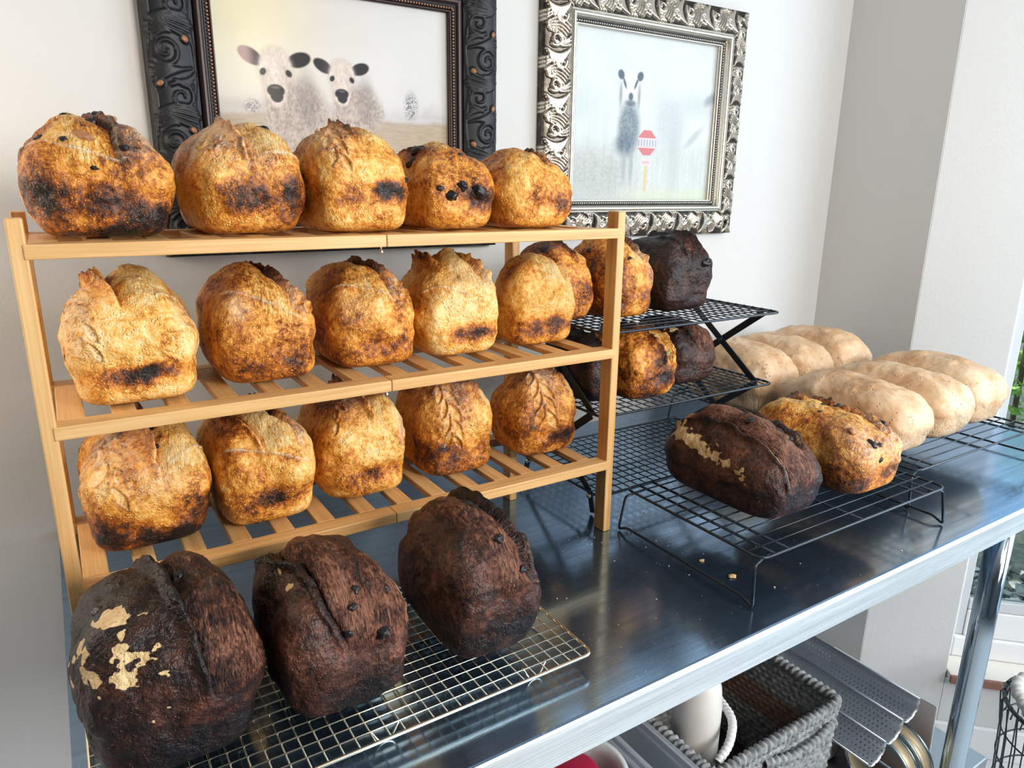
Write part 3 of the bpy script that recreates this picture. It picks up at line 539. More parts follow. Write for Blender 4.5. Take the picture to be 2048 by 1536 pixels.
# loaves on the folding tier rack
gt = 'loaves on the folding tier rack'
L('shadowed brown loaf half hidden behind the middle bamboo shelf, left on the top tier', gt, .752, .128, TZs[2]+.0034, W=.088, L=.15, H=.124, tone=.52, top=.24, N=48, slashes=[(.2, .2, 0, -50, 50, 1, 1.)])
L('golden fruit loaf on the top tier seen behind the bamboo post', gt, .860, .105, TZs[2]+.0034, W=.110, L=.16, H=.130, tone=.36, N=56, slashes=[(.25, .3, 0, -60, 60, -1, 1.)], chars=[(.4, .3, .5, .1, .25), (-.7, .35, .4, .3, .35)], raisins=[(-.72, 2, 1.), (-.15, 52, 1.)], flour=[(.75, 55, .25, 35, .7)])
L('black chocolate loaf on the right of the top wire tier', gt, 1.0, .112, TZs[2]+.0034, W=.138, L=.165, H=.134, pal='choc', tone=.66, top=.18, N=60, slashes=[(.25, .4, 0, -60, 70, 1, 1.4), (-.3, .4, 0, 10, 60, 1, .8)], raisins=[(.5, 66, 1.8), (.1, 4, 1.2), (-.1, 0, 1.), (.98, 60, 1.2)])
L('dark loaf in shadow on the left of the middle tier', gt, .789, .090, TZs[1]+.0034, W=.064, L=.16, H=.112, pal='choc', tone=.62, N=40, slashes=[(.2, .2, 0, -50, 50, 1, 1.)])
L('glossy orange-brown twisted loaf with green pepper slices on the middle tier', gt, .880, .062, TZs[1]+.0034, W=.114, L=.16, H=.108, tone=.42, top=.10, N=60, slashes=[(.0, .5, 0, -40, 75, 1, 1.6), (.5, .3, 0, 0, 70, 1, 1.2)], chars=[(.3, .36, .7, .14, .45), (.1, .62, .2, .1, .4), (-.4, .1, .5, .1, .3)], jal=[(.42, 58, .9), (-.05, 34, 1.2)], rough=1.5)
L('chocolate loaf with white chips on the right of the middle tier', gt, 1.018, .098, TZs[1]+.0034, W=.122, L=.16, H=.108, pal='choc', tone=.52, top=.1, N=56, slashes=[(-.1, .3, 0, -50, 70, 1, 1.1)], marble=[(-.45, 22, .3, 20, .12)])
# loaves on the front wire rack
gf = 'loaves on the front wire rack'
L('dark chocolate loaf with a pale streaked left flank on the front wire rack', gf, .8960, -.224, .0738, W=.140, L=.235, H=.118, pal='choc', tone=.46, top=.06, tp=.12, N=80, slashes=[(-.42, -.02, 0, -80, 86, 1, .9), (.45, .0, 0, -70, 45, -1, 1.4)], streaks=[(.80, .78, -.05, .66, .11), (.0, .68, -.6, .54, .05)], raisins=[(-.12, 10, 1.2), (.12, 28, 1.5), (.18, 36, 1.2), (.4, 26, 1.)], chars=[(.2, .25, .9, .3, .25)])
L('golden raisin loaf with a dark crest on the front wire rack', gf, 1.0840, -.236, .0738, W=.150, L=.230, H=.120, tone=.36, top=.10, N=80, slashes=[(.30, .22, 0, -80, 55, -1, 1.1)], chars=[(.5, .25, .55, .16, .36), (-.7, .2, .25, .2, .4)], flour=[(.80, 30, .30, 70, 1.), (-.5, 60, .4, 30, .6), (.3, 70, .4, 20, .4)], raisins=[(.45, 18, 1.8), (.55, 40, 1.8), (-.35, 58, 1.7), (-.15, 62, 1.), (-.2, 80, 1.1), (.7, 46, 1.), (.4, 0, 1.1), (-.1, -2, 1.1), (-.4, 4, .9)], nuts=[(-.55, 42, 1.3)], rough=1.2)
# pale loaves
gp = 'pale sandwich loaves by the window'
ZP = .0738
PK = dict(pal='pale', L=.265, tp=.13, pu=2.45, q=4.6, rough=.75, N=52, top=.10, tone=.44)
L('pale tan loaf at the front left of the window rack, nearest the raisin loaf', gp, 1.3050, -.165, ZP, W=.150, H=.122, **PK)
L('pale blistered loaf in the middle of the front row on the window rack', gp, 1.4550, -.160, ZP, W=.146, H=.124, **PK)
L('pale loaf at the right end of the window rack, closest to the window', gp, 1.6120, -.150, ZP, W=.152, H=.124, **PK)
PK['L'] = .24
L('pale tan loaf behind the folding rack on the rear wire rack', gp, 1.300, .122, ZP, W=.150, H=.138, **PK)
L('pale wrinkled loaf in the middle of the rear wire rack', gp, 1.448, .130, ZP, W=.136, H=.136, **PK)
L('pale pointed loaf at the right of the rear wire rack by the wall corner', gp, 1.600, .140, ZP, W=.150, H=.140, **PK)
# ------------------------------------------------------------------ framed pictures
def strokes_h(A, B, strokes):
    h = np.zeros_like(A)
    for pts, w0, w1, ht in strokes:
        pts = np.asarray(pts); n = len(pts)-1
        for i in range(n):
            a, b = pts[i], pts[i+1]; ab = b-a; tt = np.clip(((A-a[0])*ab[0]+(B-a[1])*ab[1])/(ab@ab+1e-12), 0, 1)
            dd = np.hypot(A-a[0]-tt*ab[0], B-a[1]-tt*ab[1]); wd = w0+(w1-w0)*(i+tt)/n
            h = np.maximum(h, ht*np.sqrt(np.clip(1-(dd/wd)**2, 0, 1)))
    return h
def spiral(cx, cy, r0, r1, a0, turns, k=22, sgn=1):
    th = np.linspace(0, 2*np.pi*turns, k); r = r0+(r1-r0)*th/th[-1]; return np.c_[cx+r*np.cos(R(a0)+sgn*th), cy+r*np.sin(R(a0)+sgn*th)]
def curve(p0, p1, bend, k=7):
    p0 = np.array(p0); p1 = np.array(p1); d = p1-p0; m = (p0+p1)/2+np.array([-d[1], d[0]])*bend; t = np.linspace(0, 1, k)[:, None]
    return (1-t)**2*p0+2*t*(1-t)*m+t*t*p1
def motif(P, Bw, style):
    S = []
    if style == 0:
        for c in (0, .5):
            fl = 1 if c == 0 else -1
            def q(a, b): return ((c+a)*P, (b if fl > 0 else 1-b)*Bw)
            S.append((spiral(*q(.13, .62), .004, .30*Bw, 90, 1.35, 24, fl), .0016, .0034, .0042))
            for i in range(5): S.append((curve(q(.30, .12), q(.24+.055*i, .95-.06*abs(i-2)), .25-.08*i), .0018, .0040, .0040))
            for i in range(4): S.append((curve(q(.44, .5), q(.36+.05*i, .06+.04*i), -.3), .0015, .0030, .0036))
            S.append((curve(q(.0, .08), q(.5, .08), .10), .0020, .0020, .0030)); S.append((curve(q(.0, .93), q(.5, .93), -.12), .0020, .0020, .0030))
            S.append((np.array([q(.49, .78), q(.50, .80)]), .0065, .0065, .0062))
    else:
        for c in (0, .5):
            fl = 1 if c == 0 else -1
            def q(a, b): return ((c+a)*P, (b if fl > 0 else 1-b)*Bw)
            for i in range(6): S.append((curve(q(.05+.03*i, .05+.02*i), q(.10+.07*i, .92-.05*i), .45-.05*i), .0013, .0028, .0046))
            S.append((spiral(*q(.38, .42), .003, .24*Bw, 30, 1.2, 20, -fl), .0016, .0034, .0050))
            for i in range(3): S.append((curve(q(.40, .25), q(.30+.09*i, .98), -.35), .0012, .0026, .0042))
    X = []
    for pts, a, b, h in S:
        for o in (-P, 0, P): X.append((np.asarray(pts)+np.array([o, 0]), a, b, h))
    return X
def frame(name, label, x0, x1, z0, z1, mw, band, period, style, mats, paint, bead_r, liner, ink=.80):
    e = empty(name, ((x0+x1)/2, YW, z0), label, 'picture', 'framed animal pictures on the wall'); yb = YW-.001
    sides = [((x0, z0), (1, 0), (0, 1), x1-x0), ((x1, z0), (0, 1), (-1, 0), z1-z0), ((x1, z1), (-1, 0), (0, -1), x1-x0), ((x0, z1), (0, -1), (1, 0), z1-z0)]
    nt = 46
    for (ox, oz), (dx, dz), (ix, iz), Ls in sides:
        ns = int(Ls/.0019); Pn = Ls/max(1, round(Ls/period))
        tt = np.linspace(0, 1, nt)*band; ss = np.linspace(0, 1, ns)
        T, Sg = np.meshgrid(tt, ss, indexing='ij'); Sx = T+(Ls-2*T)*Sg
        hm = strokes_h((Sx % Pn).ravel(), T.ravel(), motif(Pn, band, style)).reshape(T.shape)
        base = (.020+.012*np.sin(np.pi*np.clip(T/band, 0, 1)**.8)) if style == 0 else (.018+.016*np.clip(T/band, 0, 1)**.8)
        edge = sst(0, .004, T)*sst(band, band-.003, T); hh = base+hm*edge
        hh[0] = 0.0005; rel = hm.ravel()/.005
        Xp = ox+dx*Sx+ix*T; Zp = oz+dz*Sx+iz*T
        wob = (hm*.15) if style else 0*hm
        V = np.stack([Xp, yb-hh, Zp], -1).reshape(-1, 3); idx = np.arange(nt*ns).reshape(nt, ns)
        F = np.stack([idx[:-1, :-1], idx[:-1, 1:], idx[1:, 1:], idx[1:, :-1]], -1).reshape(-1, 4)
        under(link('moulding', pymesh('moulding', V, F, mats[0], True, {'relief': rel})), e)
        # smooth inner profile: rod, groove, bead seat and sight edge
        g = [(band, base[-1, 0]), (band+.0015, base[-1, 0]-.004)]
        rw = liner; g += [(band+.0015+rw*(.5-.5*math.cos(a)), base[-1, 0]-.004+.006*math.sin(a)) for a in np.linspace(0, math.pi, 9)]
        g += [(band+.003+rw, .020), (mw-.0045-2*bead_r, .018), (mw-.004, .0165), (mw-.0035, .020), (mw, .020), (mw, .008)]
        seat = g[-6:-3]; 
        V = []; n = len(g)
        for (t, h) in g: V += [(ox+dx*s+ix*t, yb-h, oz+dz*s+iz*t) for s in (t, Ls-t)]
        F = [(2*i, 2*i+1, 2*i+3, 2*i+2) for i in range(n-1)]
        under(link('inner_rod', pymesh('inner_rod', V, F, mats[1], True)), e)
        V = []
        for (t, h) in ((band+.0035+rw, .0205), (mw-.0045, .0172)): V += [(ox+dx*q_+ix*t, yb-h, oz+dz*q_+iz*t) for q_ in (t, Ls-t)]
        under(link('bead_channel', pymesh('bead_channel', V, [(0, 1, 3, 2)], M_BLACKBAR, False)), e)
        tb = mw-.004-bead_r; nb = int((Ls-2*tb)/(2.5*bead_r)); bv = []
        for i in range(nb):
            s = tb+(Ls-2*tb)*(i+.5)/nb; v, f = BEAD; bv.append((v*bead_r+np.array([ox+dx*s+ix*tb, yb-.0205, oz+dz*s+iz*tb]), f))
        V, F = join(bv); o = under(link('bead_trim', pymesh('bead_trim', V, F, mats[2])), e); o['kind'] = 'stuff'
    a0, a1, b0, b1 = x0+mw-.001, x1-mw+.001, z0+mw-.001, z1-mw+.001
    nx, nz = 300, int(300*(b1-b0)/(a1-a0)); X, Z = np.meshgrid(np.linspace(a0, a1, nx), np.linspace(b0, b1, nz)); col = paint(X.ravel(), Z.ravel())
    idx = np.arange(nx*nz).reshape(nz, nx); F = np.stack([idx[:-1, :-1], idx[:-1, 1:], idx[1:, 1:], idx[1:, :-1]], -1).reshape(-1, 4)
    under(link('print', pymesh('print', np.c_[X.ravel(), np.full(X.size, yb-.0075), Z.ravel()], F, mats[3], False, {'ink': np.clip(col*ink, 0, 1)})), e)
    under(box('backing', (x0+.01, yb-.006, z0+.01), (x1-.01, yb-.0002, z1-.01), M_BLACKBAR, None, 0), e)
    return e
D_, F_ = cubedirs(4, (0, 0, 0)); BEAD = (D_, F_)
def relief_mat(name, lo, mid, hi, metal, rough, p=(.0, .55, 1.)):
    t = NT(name); r = t.attr('relief').outputs['Fac']; n = t.noise(t.co(), 60., 4., .6); v = t.math('ADD', r, t.math('MULTIPLY', t.math('SUBTRACT', n, .5), .5))
    return t.out(col=t.ramp(v, [(p[0], lo), (p[1], mid), (p[2], hi)]), metal=metal, rough=rough, normal=t.bump(t.noise(t.co(), 500., 2.), .15, .0006))
def print_mat(name, rough, spec):
    t = NT(name); return t.out(col=t.attr('ink').outputs['Color'], rough=.8, spec=.05, **{'Coat Weight': spec, 'Coat Roughness': rough})
def ell(X, Z, cx, cz, rx, rz, soft=.15, rot=0):
    ca, sa = math.cos(R(rot)), math.sin(R(rot)); a = (X-cx)*ca+(Z-cz)*sa; b = -(X-cx)*sa+(Z-cz)*ca
    return sst(1+soft, 1-soft, np.sqrt((a/rx)**2+(b/rz)**2))
def lay(col, m, c, nz=None):
    m = np.clip(m, 0, 1)[:, None]; c = np.asarray(c, float)
    if nz is not None: c = np.clip(c[None, :]*(1+nz[:, None]), 0, 1)
    return col*(1-m)+c*m
def calves(X, Z):
    P3 = np.c_[X, Z, 0*X]; fur = fbm(P3*np.array([420, 170, 1]), 3, 3); cur = fbm(P3*330, 4, 3); soft = fbm(P3*26, 5, 3)
    sky = np.stack([.82+.0*X, .78+.0*X, .72+.0*X], 1); sun = np.exp(-(((X-.335)/.09)**2+((Z-.80)/.09)**2)); col = sky+sun[:, None]*np.array([.12, .10, -.10]); cl = sst(.25, .75, (X-.28)/.41)  # sun is a warm lamp's reflection in the glass, put into the ink
    col = col+cl[:, None]*np.array([-.02, .03, .10])+.02*soft[:, None]  # window reflection's blue cast put into the right side of the print
    gy = .648+.006*soft; g = sst(gy+.004, gy-.006, Z); gr = .05*fbm(P3*np.array([60, 400, 1]), 8, 3); col = lay(col, g, (.56, .47, .36), gr*3)
    hz = np.exp(-((Z-.657-.01*soft)/.012)**2)*(.35+.4*np.clip(soft+.3, 0, 1)); col = lay(col, hz, (.50, .46, .48))
    tr = fbm(P3*500, 9, 2)
    for cx, cz, rx, rz in ((.6147, .672, .012, .022), (.5525, .658, .010, .013), (.337, .657, .012, .010), (.53, .654, .02, .008)): col = lay(col, ell(X, Z, cx, cz, rx, rz, .5)*sst(-.35, .25, tr)*.8, (.13, .13, .17))
    def calf(cx, cz, s, pink):
        nonlocal col
        fn = .16*fur+.14*cur
        bx = cx+.012*s
        body = np.maximum(ell(X, Z, bx, cz-.075*s, .036*s, .075*s, .2), ell(X, Z, bx+.03*s, cz-.055*s, .04*s, .05*s, .3)); col = lay(col, body*.97, (.56, .48, .43), fn*2.2)
        col = lay(col, ell(X, Z, bx+.036*s, cz-.035*s, .018*s, .045*s, .6)*.55, (.30, .26, .27), fn)
        for lx in (-.022, .03): col = lay(col, ell(X, Z, bx+lx*s, cz-.12*s, .014*s, .04*s, .3), (.62, .55, .5), fn*1.4)
        for lx, lz in ((-.02, -.105), (.028, -.10), (.032, -.115), (-.018, -.12)): col = lay(col, ell(X, Z, bx+lx*s, cz+lz*s, .006*s, .008*s, .8)*sst(-.2, .3, cur), (.05, .05, .07))
        for sg, c1 in ((-1, pink), (1, (.018, .018, .022))):
            e1 = ell(X, Z, cx+sg*.039*s, cz+.0275*s, .020*s, .0115*s, .12, -28 if sg < 0 else 18); col = lay(col, e1, c1)
            if sg < 0: col = lay(col, e1*sst(cx-.048*s, cx-.028*s, X), (.06, .04, .06))
        hd = np.maximum(ell(X, Z, cx, cz+.012*s, .026*s, .030*s, .14), ell(X, Z, cx-.001, cz-.014*s, .018*s, .032*s, .14)); col = lay(col, np.maximum(ell(X, Z, cx, cz+.010*s, .0285*s, .033*s, .25), ell(X, Z, cx, cz-.016*s, .0205*s, .034*s, .25))*.5, (.50, .42, .40), fn); col = lay(col, hd, (.84, .75, .69), fn*1.3); col = lay(col, ell(X, Z, cx+.016*s, cz-.004*s, .007*s, .022*s, .8, 12)*.35, (.50, .40, .37), fn); col = lay(col, ell(X, Z, cx-.016*s, cz-.004*s, .006*s, .022*s, .8, -12)*.3, (.56, .46, .42), fn)
        col = lay(col, ell(X, Z, cx, cz+.030*s, .020*s, .014*s, .5)*sst(-.1, .5, cur)*.45, (.52, .40, .34))
        for sg in (-1, 1): col = lay(col, ell(X, Z, cx+sg*.0205*s, cz+.0055*s, .0048*s, .0062*s, .25, sg*35), (.02, .02, .025))
        mz = np.maximum(ell(X, Z, cx-.002*s, cz-.022*s, .0145*s, .010*s, .12), ell(X, Z, cx-.001*s, cz-.030*s, .0105*s, .010*s, .12)); col = lay(col, mz, (.025, .024, .03))
        for sg in (-1, 1): col = lay(col, ell(X, Z, cx+sg*.008*s, cz-.019*s, .003*s, .002*s, .4), (.0, .0, .0))
        col = lay(col, ell(X, Z, cx-.002*s, cz-.017*s, .007*s, .0018*s, .6)*.5, (.25, .25, .28))
    calf(.4885, .7035, .84, (.02, .02, .025)); calf(.3782, .7042, 1., (.50, .34, .33))
    return col
def donkey(X, Z):
    P3 = np.c_[X, Z, 0*X]; soft = fbm(P3*18, 15, 3); vert = fbm(P3*np.array([160, 14, 1]), 16, 3); fu = fbm(P3*260, 17, 2)
    col = np.stack([.76+.0*X, .83+.0*X, .85+.0*X], 1)+.05*soft[:, None]+.02*vert[:, None]  # bluish haze of the glass reflection put into the print colours
    g = sst(.66, .60, Z+.015*soft); col = lay(col, g*.8, (.66, .72, .70), .12*vert+.1*fu); col = lay(col, ell(X, Z, 1.05, .56, .09, .05, .7)*.6, (.48, .52, .49), .2*fu); col = lay(col, sst(.545, .525, Z)*sst(1.05, 1.2, X)*.6, (.72, .80, .58))
    col = lay(col, ell(X, Z, 1.02, .71, .06, .03, .9)*.35, (.62, .70, .74)); col = lay(col, ell(X, Z, 1.34, .72, .06, .025, .8)*.4, (.55, .62, .62))
    d = (.10, .15, .20)
    col = lay(col, ell(X, Z, 1.255, .68, .045, .05, .7)*.5, (.50, .55, .58), .2*fu); col = lay(col, ell(X, Z, 1.27, .60, .02, .07, .8)*.4, (.45, .50, .55)); col = lay(col, ell(X, Z, 1.33, .65, .035, .008, .6, 40)*.6, (.40, .47, .52)); col = lay(col, ell(X, Z, 1.375, .735, .02, .01, .6, 30)*.7, (.25, .30, .36))
    col = lay(col, ell(X, Z, 1.130, .745, .020, .030, .3), (.82, .86, .88)); col = lay(col, ell(X, Z, 1.131, .660, .030, .055, .35)*.9, (.20, .26, .31), .5*fu); col = lay(col, ell(X, Z, 1.118, .628, .024, .020, .6)*.8, (.13, .19, .25), .3*fu)
    for sg in (-1, 1):
        col = lay(col, ell(X, Z, 1.130+sg*.027, .768, .0085, .010, .2, sg*-30), d); col = lay(col, ell(X, Z, 1.130+sg*.016, .752, .003, .012, .4, sg*-25), d); col = lay(col, ell(X, Z, 1.130+sg*.026, .728, .004, .022, .7)*.7, (.25, .27, .28))
    col = lay(col, ell(X, Z, 1.1325, .726, .0065, .008, .3), d); col = lay(col, ell(X, Z, 1.1325, .7125, .014, .006, .5)*.8, d)
    for lx in (1.121, 1.142): col = lay(col, ell(X, Z, lx, .585, .006, .035, .5)*.75, (.40, .45, .48))
    col = lay(col, (np.abs(X-1.1865) < .0042)*(Z < .585)*(Z > .530)*1., (.78, .62, .36))
    ang = np.maximum(np.abs(X-1.186), np.abs(Z-.6335)); oc = np.maximum(ang, (np.abs(X-1.186)+np.abs(Z-.6335))*.7071); sg = sst(.0275, .0255, oc)
    col = lay(col, sg, (.70, .22, .24)); band = sg*sst(.0105, .0095, np.abs(Z-.633)); col = lay(col, band, (.80, .80, .86)); let = band*sst(.1, .2, np.sin((X-1.16)*760)*sst(.008, .006, np.abs(Z-.633))); col = lay(col, let*.75, (.30, .34, .50))
    col = lay(col, sst(.0165, .0150, np.abs(X-1.185))*sst(.0075, .0065, np.abs(Z-.592)), (.80, .74, .76)); col = lay(col, sst(.011, .010, np.abs(X-1.185))*sst(.003, .002, np.abs(Z-.592))*(.5+.5*np.sin(X*1900)), (.72, .35, .38))
    return col
MF1 = (relief_mat('blackened_carved_wood', (.006, .008, .012), (.016, .018, .022), (.30, .13, .06), .2, .5, (.1, .95, 1.3)), plain('bronze_rod', (.035, .022, .022), .35, .4), plain('copper_beads', (.40, .22, .13), .3, .8), print_mat('calf_print', .12, .07))
MF2 = (relief_mat('champagne_silver_leaf', (.055, .050, .045), (.40, .36, .30), (.72, .68, .60), .85, .30, (.0, .45, 1.)), plain('silver_liner', (.62, .60, .54), .28, .9), plain('silver_beads', (.55, .53, .50), .25, .9), print_mat('donkey_print', .12, .3))
frame('picture_frame', 'wide dark carved frame with copper beads around two white calves', .187, .786, .4225, .932, .0975, .070, .118, 0, MF1, calves, .0021, .0125)
frame('picture_frame', 'ornate silver leaf frame around a donkey and a red sign washed by painted glass haze', .894, 1.467, .430, .930, .0805, .056, .086, 1, MF2, donkey, .0023, .0105)
# ------------------------------------------------------------------ things on the lower shelf and floor
M_WICK = (lambda t: t.out(col=t.mix(t.attr('brown').outputs['Fac'], t.ramp(t.noise(t.co(), 90., 3.), [(.3, (.10, .115, .13)), (.7, (.40, .42, .42))]), t.ramp(t.noise(t.co(), 70., 3.), [(.3, (.13, .055, .025)), (.7, (.34, .15, .075))])), rough=.75))(NT('woven_seagrass'))
bk = empty('woven_basket', (1.04, .02, ZS), 'grey woven rectangular basket with a braided rim on the lower shelf', 'basket')
BX0, BX1, BY0, BY1, BZ0, BZ1 = .905, 1.247, -.122, .17, ZS+.001, -.462
def weave(p0, p1, name):
    p0 = np.array(p0); p1 = np.array(p1); Ls = np.linalg.norm(p1-p0); dirv = (p1-p0)/Ls; nrm = np.array([dirv[1], -dirv[0]]); nu = int(Ls/.0032); nv = 78
    U, Vv = np.meshgrid(np.linspace(0, Ls, nu), np.linspace(0, 1, nv), indexing='ij'); row = Vv*20; ph = np.floor(row) % 2
    h = .0042*np.sin(np.pi*(row % 1))*(.55+.45*np.cos(2*np.pi*U/.020+np.pi*ph)); Z = BZ0+(BZ1-BZ0)*Vv
    flare = (Vv-.0)*.012; Vs = []
    for sgn in (1, -1):
        X = p0[0]+dirv[0]*U+nrm[0]*(sgn*(.004+h)+flare); Y = p0[1]+dirv[1]*U+nrm[1]*(sgn*(.004+h)+flare); Vs.append(np.stack([X, Y, Z], -1).reshape(-1, 3))
    idx = np.arange(nu*nv).reshape(nu, nv); f = np.stack([idx[:-1, :-1], idx[1:, :-1], idx[1:, 1:], idx[:-1, 1:]], -1).reshape(-1, 4)
    br = np.concatenate([0*row.ravel(), ((row > 9) & (row < 14)).astype(float).ravel()*.7])
    return under(link(name, pymesh(name, np.concatenate(Vs), np.concatenate([f, f[:, ::-1]+nu*nv]), M_WICK, True, {'brown': br})), bk)
cs = [(BX0, BY0), (BX1, BY0), (BX1, BY1), (BX0, BY1)]
for i in range(4): weave(cs[i], cs[(i+1) % 4], 'woven_side')
under(box('base', (BX0, BY0, BZ0), (BX1, BY1, BZ0+.006), plain('basket_base', (.05, .04, .035), .9), None, 0), bk)
def braid(name, pts, r, closed=True, tw=.016, amp=.22):
    P = np.asarray(pts); seg = np.r_[0, np.cumsum(np.linalg.norm(np.diff(P, axis=0), axis=1))]; n = int(seg[-1]/.0022); s = np.linspace(0, seg[-1], n, endpoint=not closed)
    P = np.c_[np.interp(s, seg, P[:, 0]), np.interp(s, seg, P[:, 1]), np.interp(s, seg, P[:, 2])]; V, F = tubevf(P, 1., 14, closed)
    th = np.tile(np.arange(14)*2*np.pi/14, n); ss = np.repeat(s, 14); rr = r*(1+amp*np.cos(2*np.pi*ss/tw+th*1.)-.12*np.abs(np.cos(np.pi*ss/tw*2-th)))
    Vc = np.repeat(P, 14, 0); Vn = V[:n*14]-Vc; Vn /= np.linalg.norm(Vn, axis=1)[:, None]; F = F[(F.max(1) < n*14)]
    return Vc+Vn*rr[:, None], F
f = .012; ring = roundpath([(BX0-f, BY0-f, BZ1), (BX1+f, BY0-f, BZ1), (BX1+f, BY1+f, BZ1), (BX0-f, BY1+f, BZ1)], .025, 8, True); ring = np.vstack([ring, ring[:1]])
for k, (dz, rr) in enumerate(((.004, .0105), (-.016, .0080))):
    V, F = braid('rim', ring+np.array([0, 0, dz]), rr, True, .014); under(link('rim', pymesh('rim', V, F, M_WICK, True, {'brown': np.zeros(len(V))})), bk)
hp = roundpath([(1.02, BY0-.018, BZ1-.028), (1.09, BY0-.030, BZ1-.036), (1.17, BY0-.030, BZ1-.036), (1.235, BY0-.018, BZ1-.028)], .03, 6)
V, F = braid('handle', hp, .0095, False, .014); under(link('handle', pymesh('handle', V, F, M_WICK, True, {'brown': np.zeros(len(V))})), bk)
# perforated baguette pan
def holes_mat():
    t = NT('perforated_aluminium'); uv = t.attr('pu').outputs['Fac']; vv = t.attr('pv').outputs['Fac']
    row = t.math('FLOOR', vv); off = t.math('MULTIPLY', t.math('MODULO', row, 2.), .5)
    fu = t.math('SUBTRACT', t.math('FRACT', t.math('ADD', uv, off)), .5); fv = t.math('MULTIPLY', t.math('SUBTRACT', t.math('FRACT', vv), .5), .62)
    dd = t.math('SQRT', t.math('ADD', t.math('MULTIPLY', fu, fu), t.math('MULTIPLY', fv, fv))); hole = t.math('LESS_THAN', dd, .135)
    return t.out(col=(.60, .64, .68, 1), metal=.85, rough=.42, alpha=t.math('SUBTRACT', 1., hole))
M_PAN = holes_mat()
pn = empty('baguette_pan', (1.3, .0, ZS), 'perforated grey three-channel baguette pan tilted beside the woven basket', 'baking pan')
A0 = np.array([1.443, -.198, -.488]); A1 = np.array([1.278, -.198, -.572]); dv = (A1-A0); Lp = np.linalg.norm(dv)/3; dv /= np.linalg.norm(dv); nv_ = np.cross(dv, np.array([0, 1., 0])); nv_ *= (-1 if nv_[2] > 0 else 1)
for c in range(3):
    nu, nl = 22, 60; V = []; pu = []; pv = []
    for j in range(nl):
        for i in range(nu):
            a = math.pi*i/(nu-1); w_ = (c+.5-.5*math.cos(a)*.97)*Lp; dpt = .027*math.sin(a)**.8; y = .40*j/(nl-1); V.append(A0+dv*w_+nv_*dpt+np.array([0, y, 0])); pu.append(y/.0092); pv.append(a/math.pi*9)
    idx = np.arange(nl*nu).reshape(nl, nu); F = np.stack([idx[:-1, :-1], idx[1:, :-1], idx[1:, 1:], idx[:-1, 1:]], -1).reshape(-1, 4)
    o = under(link('channel', pymesh('channel', V, F, M_PAN, True, {'pu': np.array(pu), 'pv': np.array(pv)})), pn); md = o.modifiers.new('thick', 'SOLIDIFY'); md.thickness = .0009
for c in range(4):
    p = A0+dv*Lp*c; under(tube('ridge', [p, p+np.array([0, .2, 0]), p+np.array([0, .40, 0])], .0022, plain('pan_edge', (.40, .43, .47), .35, .9), None, 8), pn)
# plastic tubs, drum sieve, clear bin, jug, rope, red lid
M_WHITEP = (lambda t: t.out(col=(.78, .83, .86, 1), rough=.35, sss=.1))(NT('milky_plastic')); M_CLEAR = (lambda t: t.out(col=(.80, .85, .92, 1), rough=.12, alpha=.34, spec=.6))(NT('clear_plastic'))
def rbox(name, label, cat, lo, hi, mat, bev=.02, lip=True):
    e = empty(name, ((lo[0]+hi[0])/2, (lo[1]+hi[1])/2, lo[2]), label, cat)
    under(box('tub', lo, (hi[0], hi[1], hi[2]-.012), mat, None, bev, 4), e)
    if lip: under(box('lid', (lo[0]-.006, lo[1]-.006, hi[2]-.0115), (hi[0]+.006, hi[1]+.006, hi[2]), mat, None, .005, 3), e); under(box('lid_panel', (lo[0]+.025, lo[1]+.025, hi[2]+.0002), (hi[0]-.025, hi[1]-.025, hi[2]+.004), mat, None, .0018, 2), e)
    return e
rbox('storage_tub', 'white lidded plastic tub under the tilted baguette pan', 'container', (1.285, -.07, ZS+.001), (1.42, .20, -.640), M_WHITEP)
wl = empty('plastic_lid', (1.43, -.1, ZS), 'milky white upright plastic lid leaning behind the baguette pan', 'lid')
me = boxme('panel', (.006, .24, .22), M_WHITEP, .0028, 3); under(link('panel', me, None, (1.470, -.105, -.607), (0, R(-4), 0)), wl)
me = boxme('raised_rib', (.004, .17, .15), M_WHITEP, .0018, 2); under(link('raised_rib', me, None, (1.4745, -.105, -.607), (0, R(-4), 0)), wl)
ds = empty('drum_sieve', (1.31, -.18, ZS), 'round tan mesh drum with steel hoops lying at the front of the lower shelf', 'sieve')
t = NT('tan_mesh_band'); vo = t.n('TexChecker', {'Vector': t.co(), 'Scale': 420.}).outputs['Fac']; cl = t.noise(t.co(), 18., 4.)
M_TAN = t.out(col=t.mix(t.math('MULTIPLY', vo, .3), t.ramp(cl, [(.3, (.33, .24, .13)), (.7, (.66, .56, .38))]), (.8, .72, .55)), rough=.4, metal=.25)
for x0, x1, rr in ((1.366, 1.398, .070), (1.402, 1.438, .078)):
    V, F = lathevf([(rr-.004, 0), (rr, 0), (rr, x1-x0), (rr-.004, x1-x0), (rr-.004, 0)], 72); o = under(link('band', pymesh('band', V, F, M_TAN), None, (x0, -.172, ZS+.0815), (0, math.pi/2, 0)), ds)
    for xx in (x0, x1):
        a = np.linspace(0, 2*np.pi, 72, endpoint=False); under(link('hoop', tubeme('hoop', np.c_[0*a+xx, -.172+np.cos(a)*rr, ZS+.0815+np.sin(a)*rr], .0032, plain('hoop_steel', (.30, .42, .50), .25, 1.), 8, True)), ds)
cb = empty('cardboard_sheet', (1.25, -.2, ZS), 'brown card sheet lying at the front of the lower shelf by the basket', 'cardboard')
under(box('sheet', (1.19, -.235, ZS+.0005), (1.285, -.13, ZS+.012), plain('brown_card', (.45, .27, .13), .8), None, .001), cb)
bn = empty('clear_bin', (.84, -.05, ZS), 'clear plastic bin with a stepped rim between the tub and the basket', 'container')
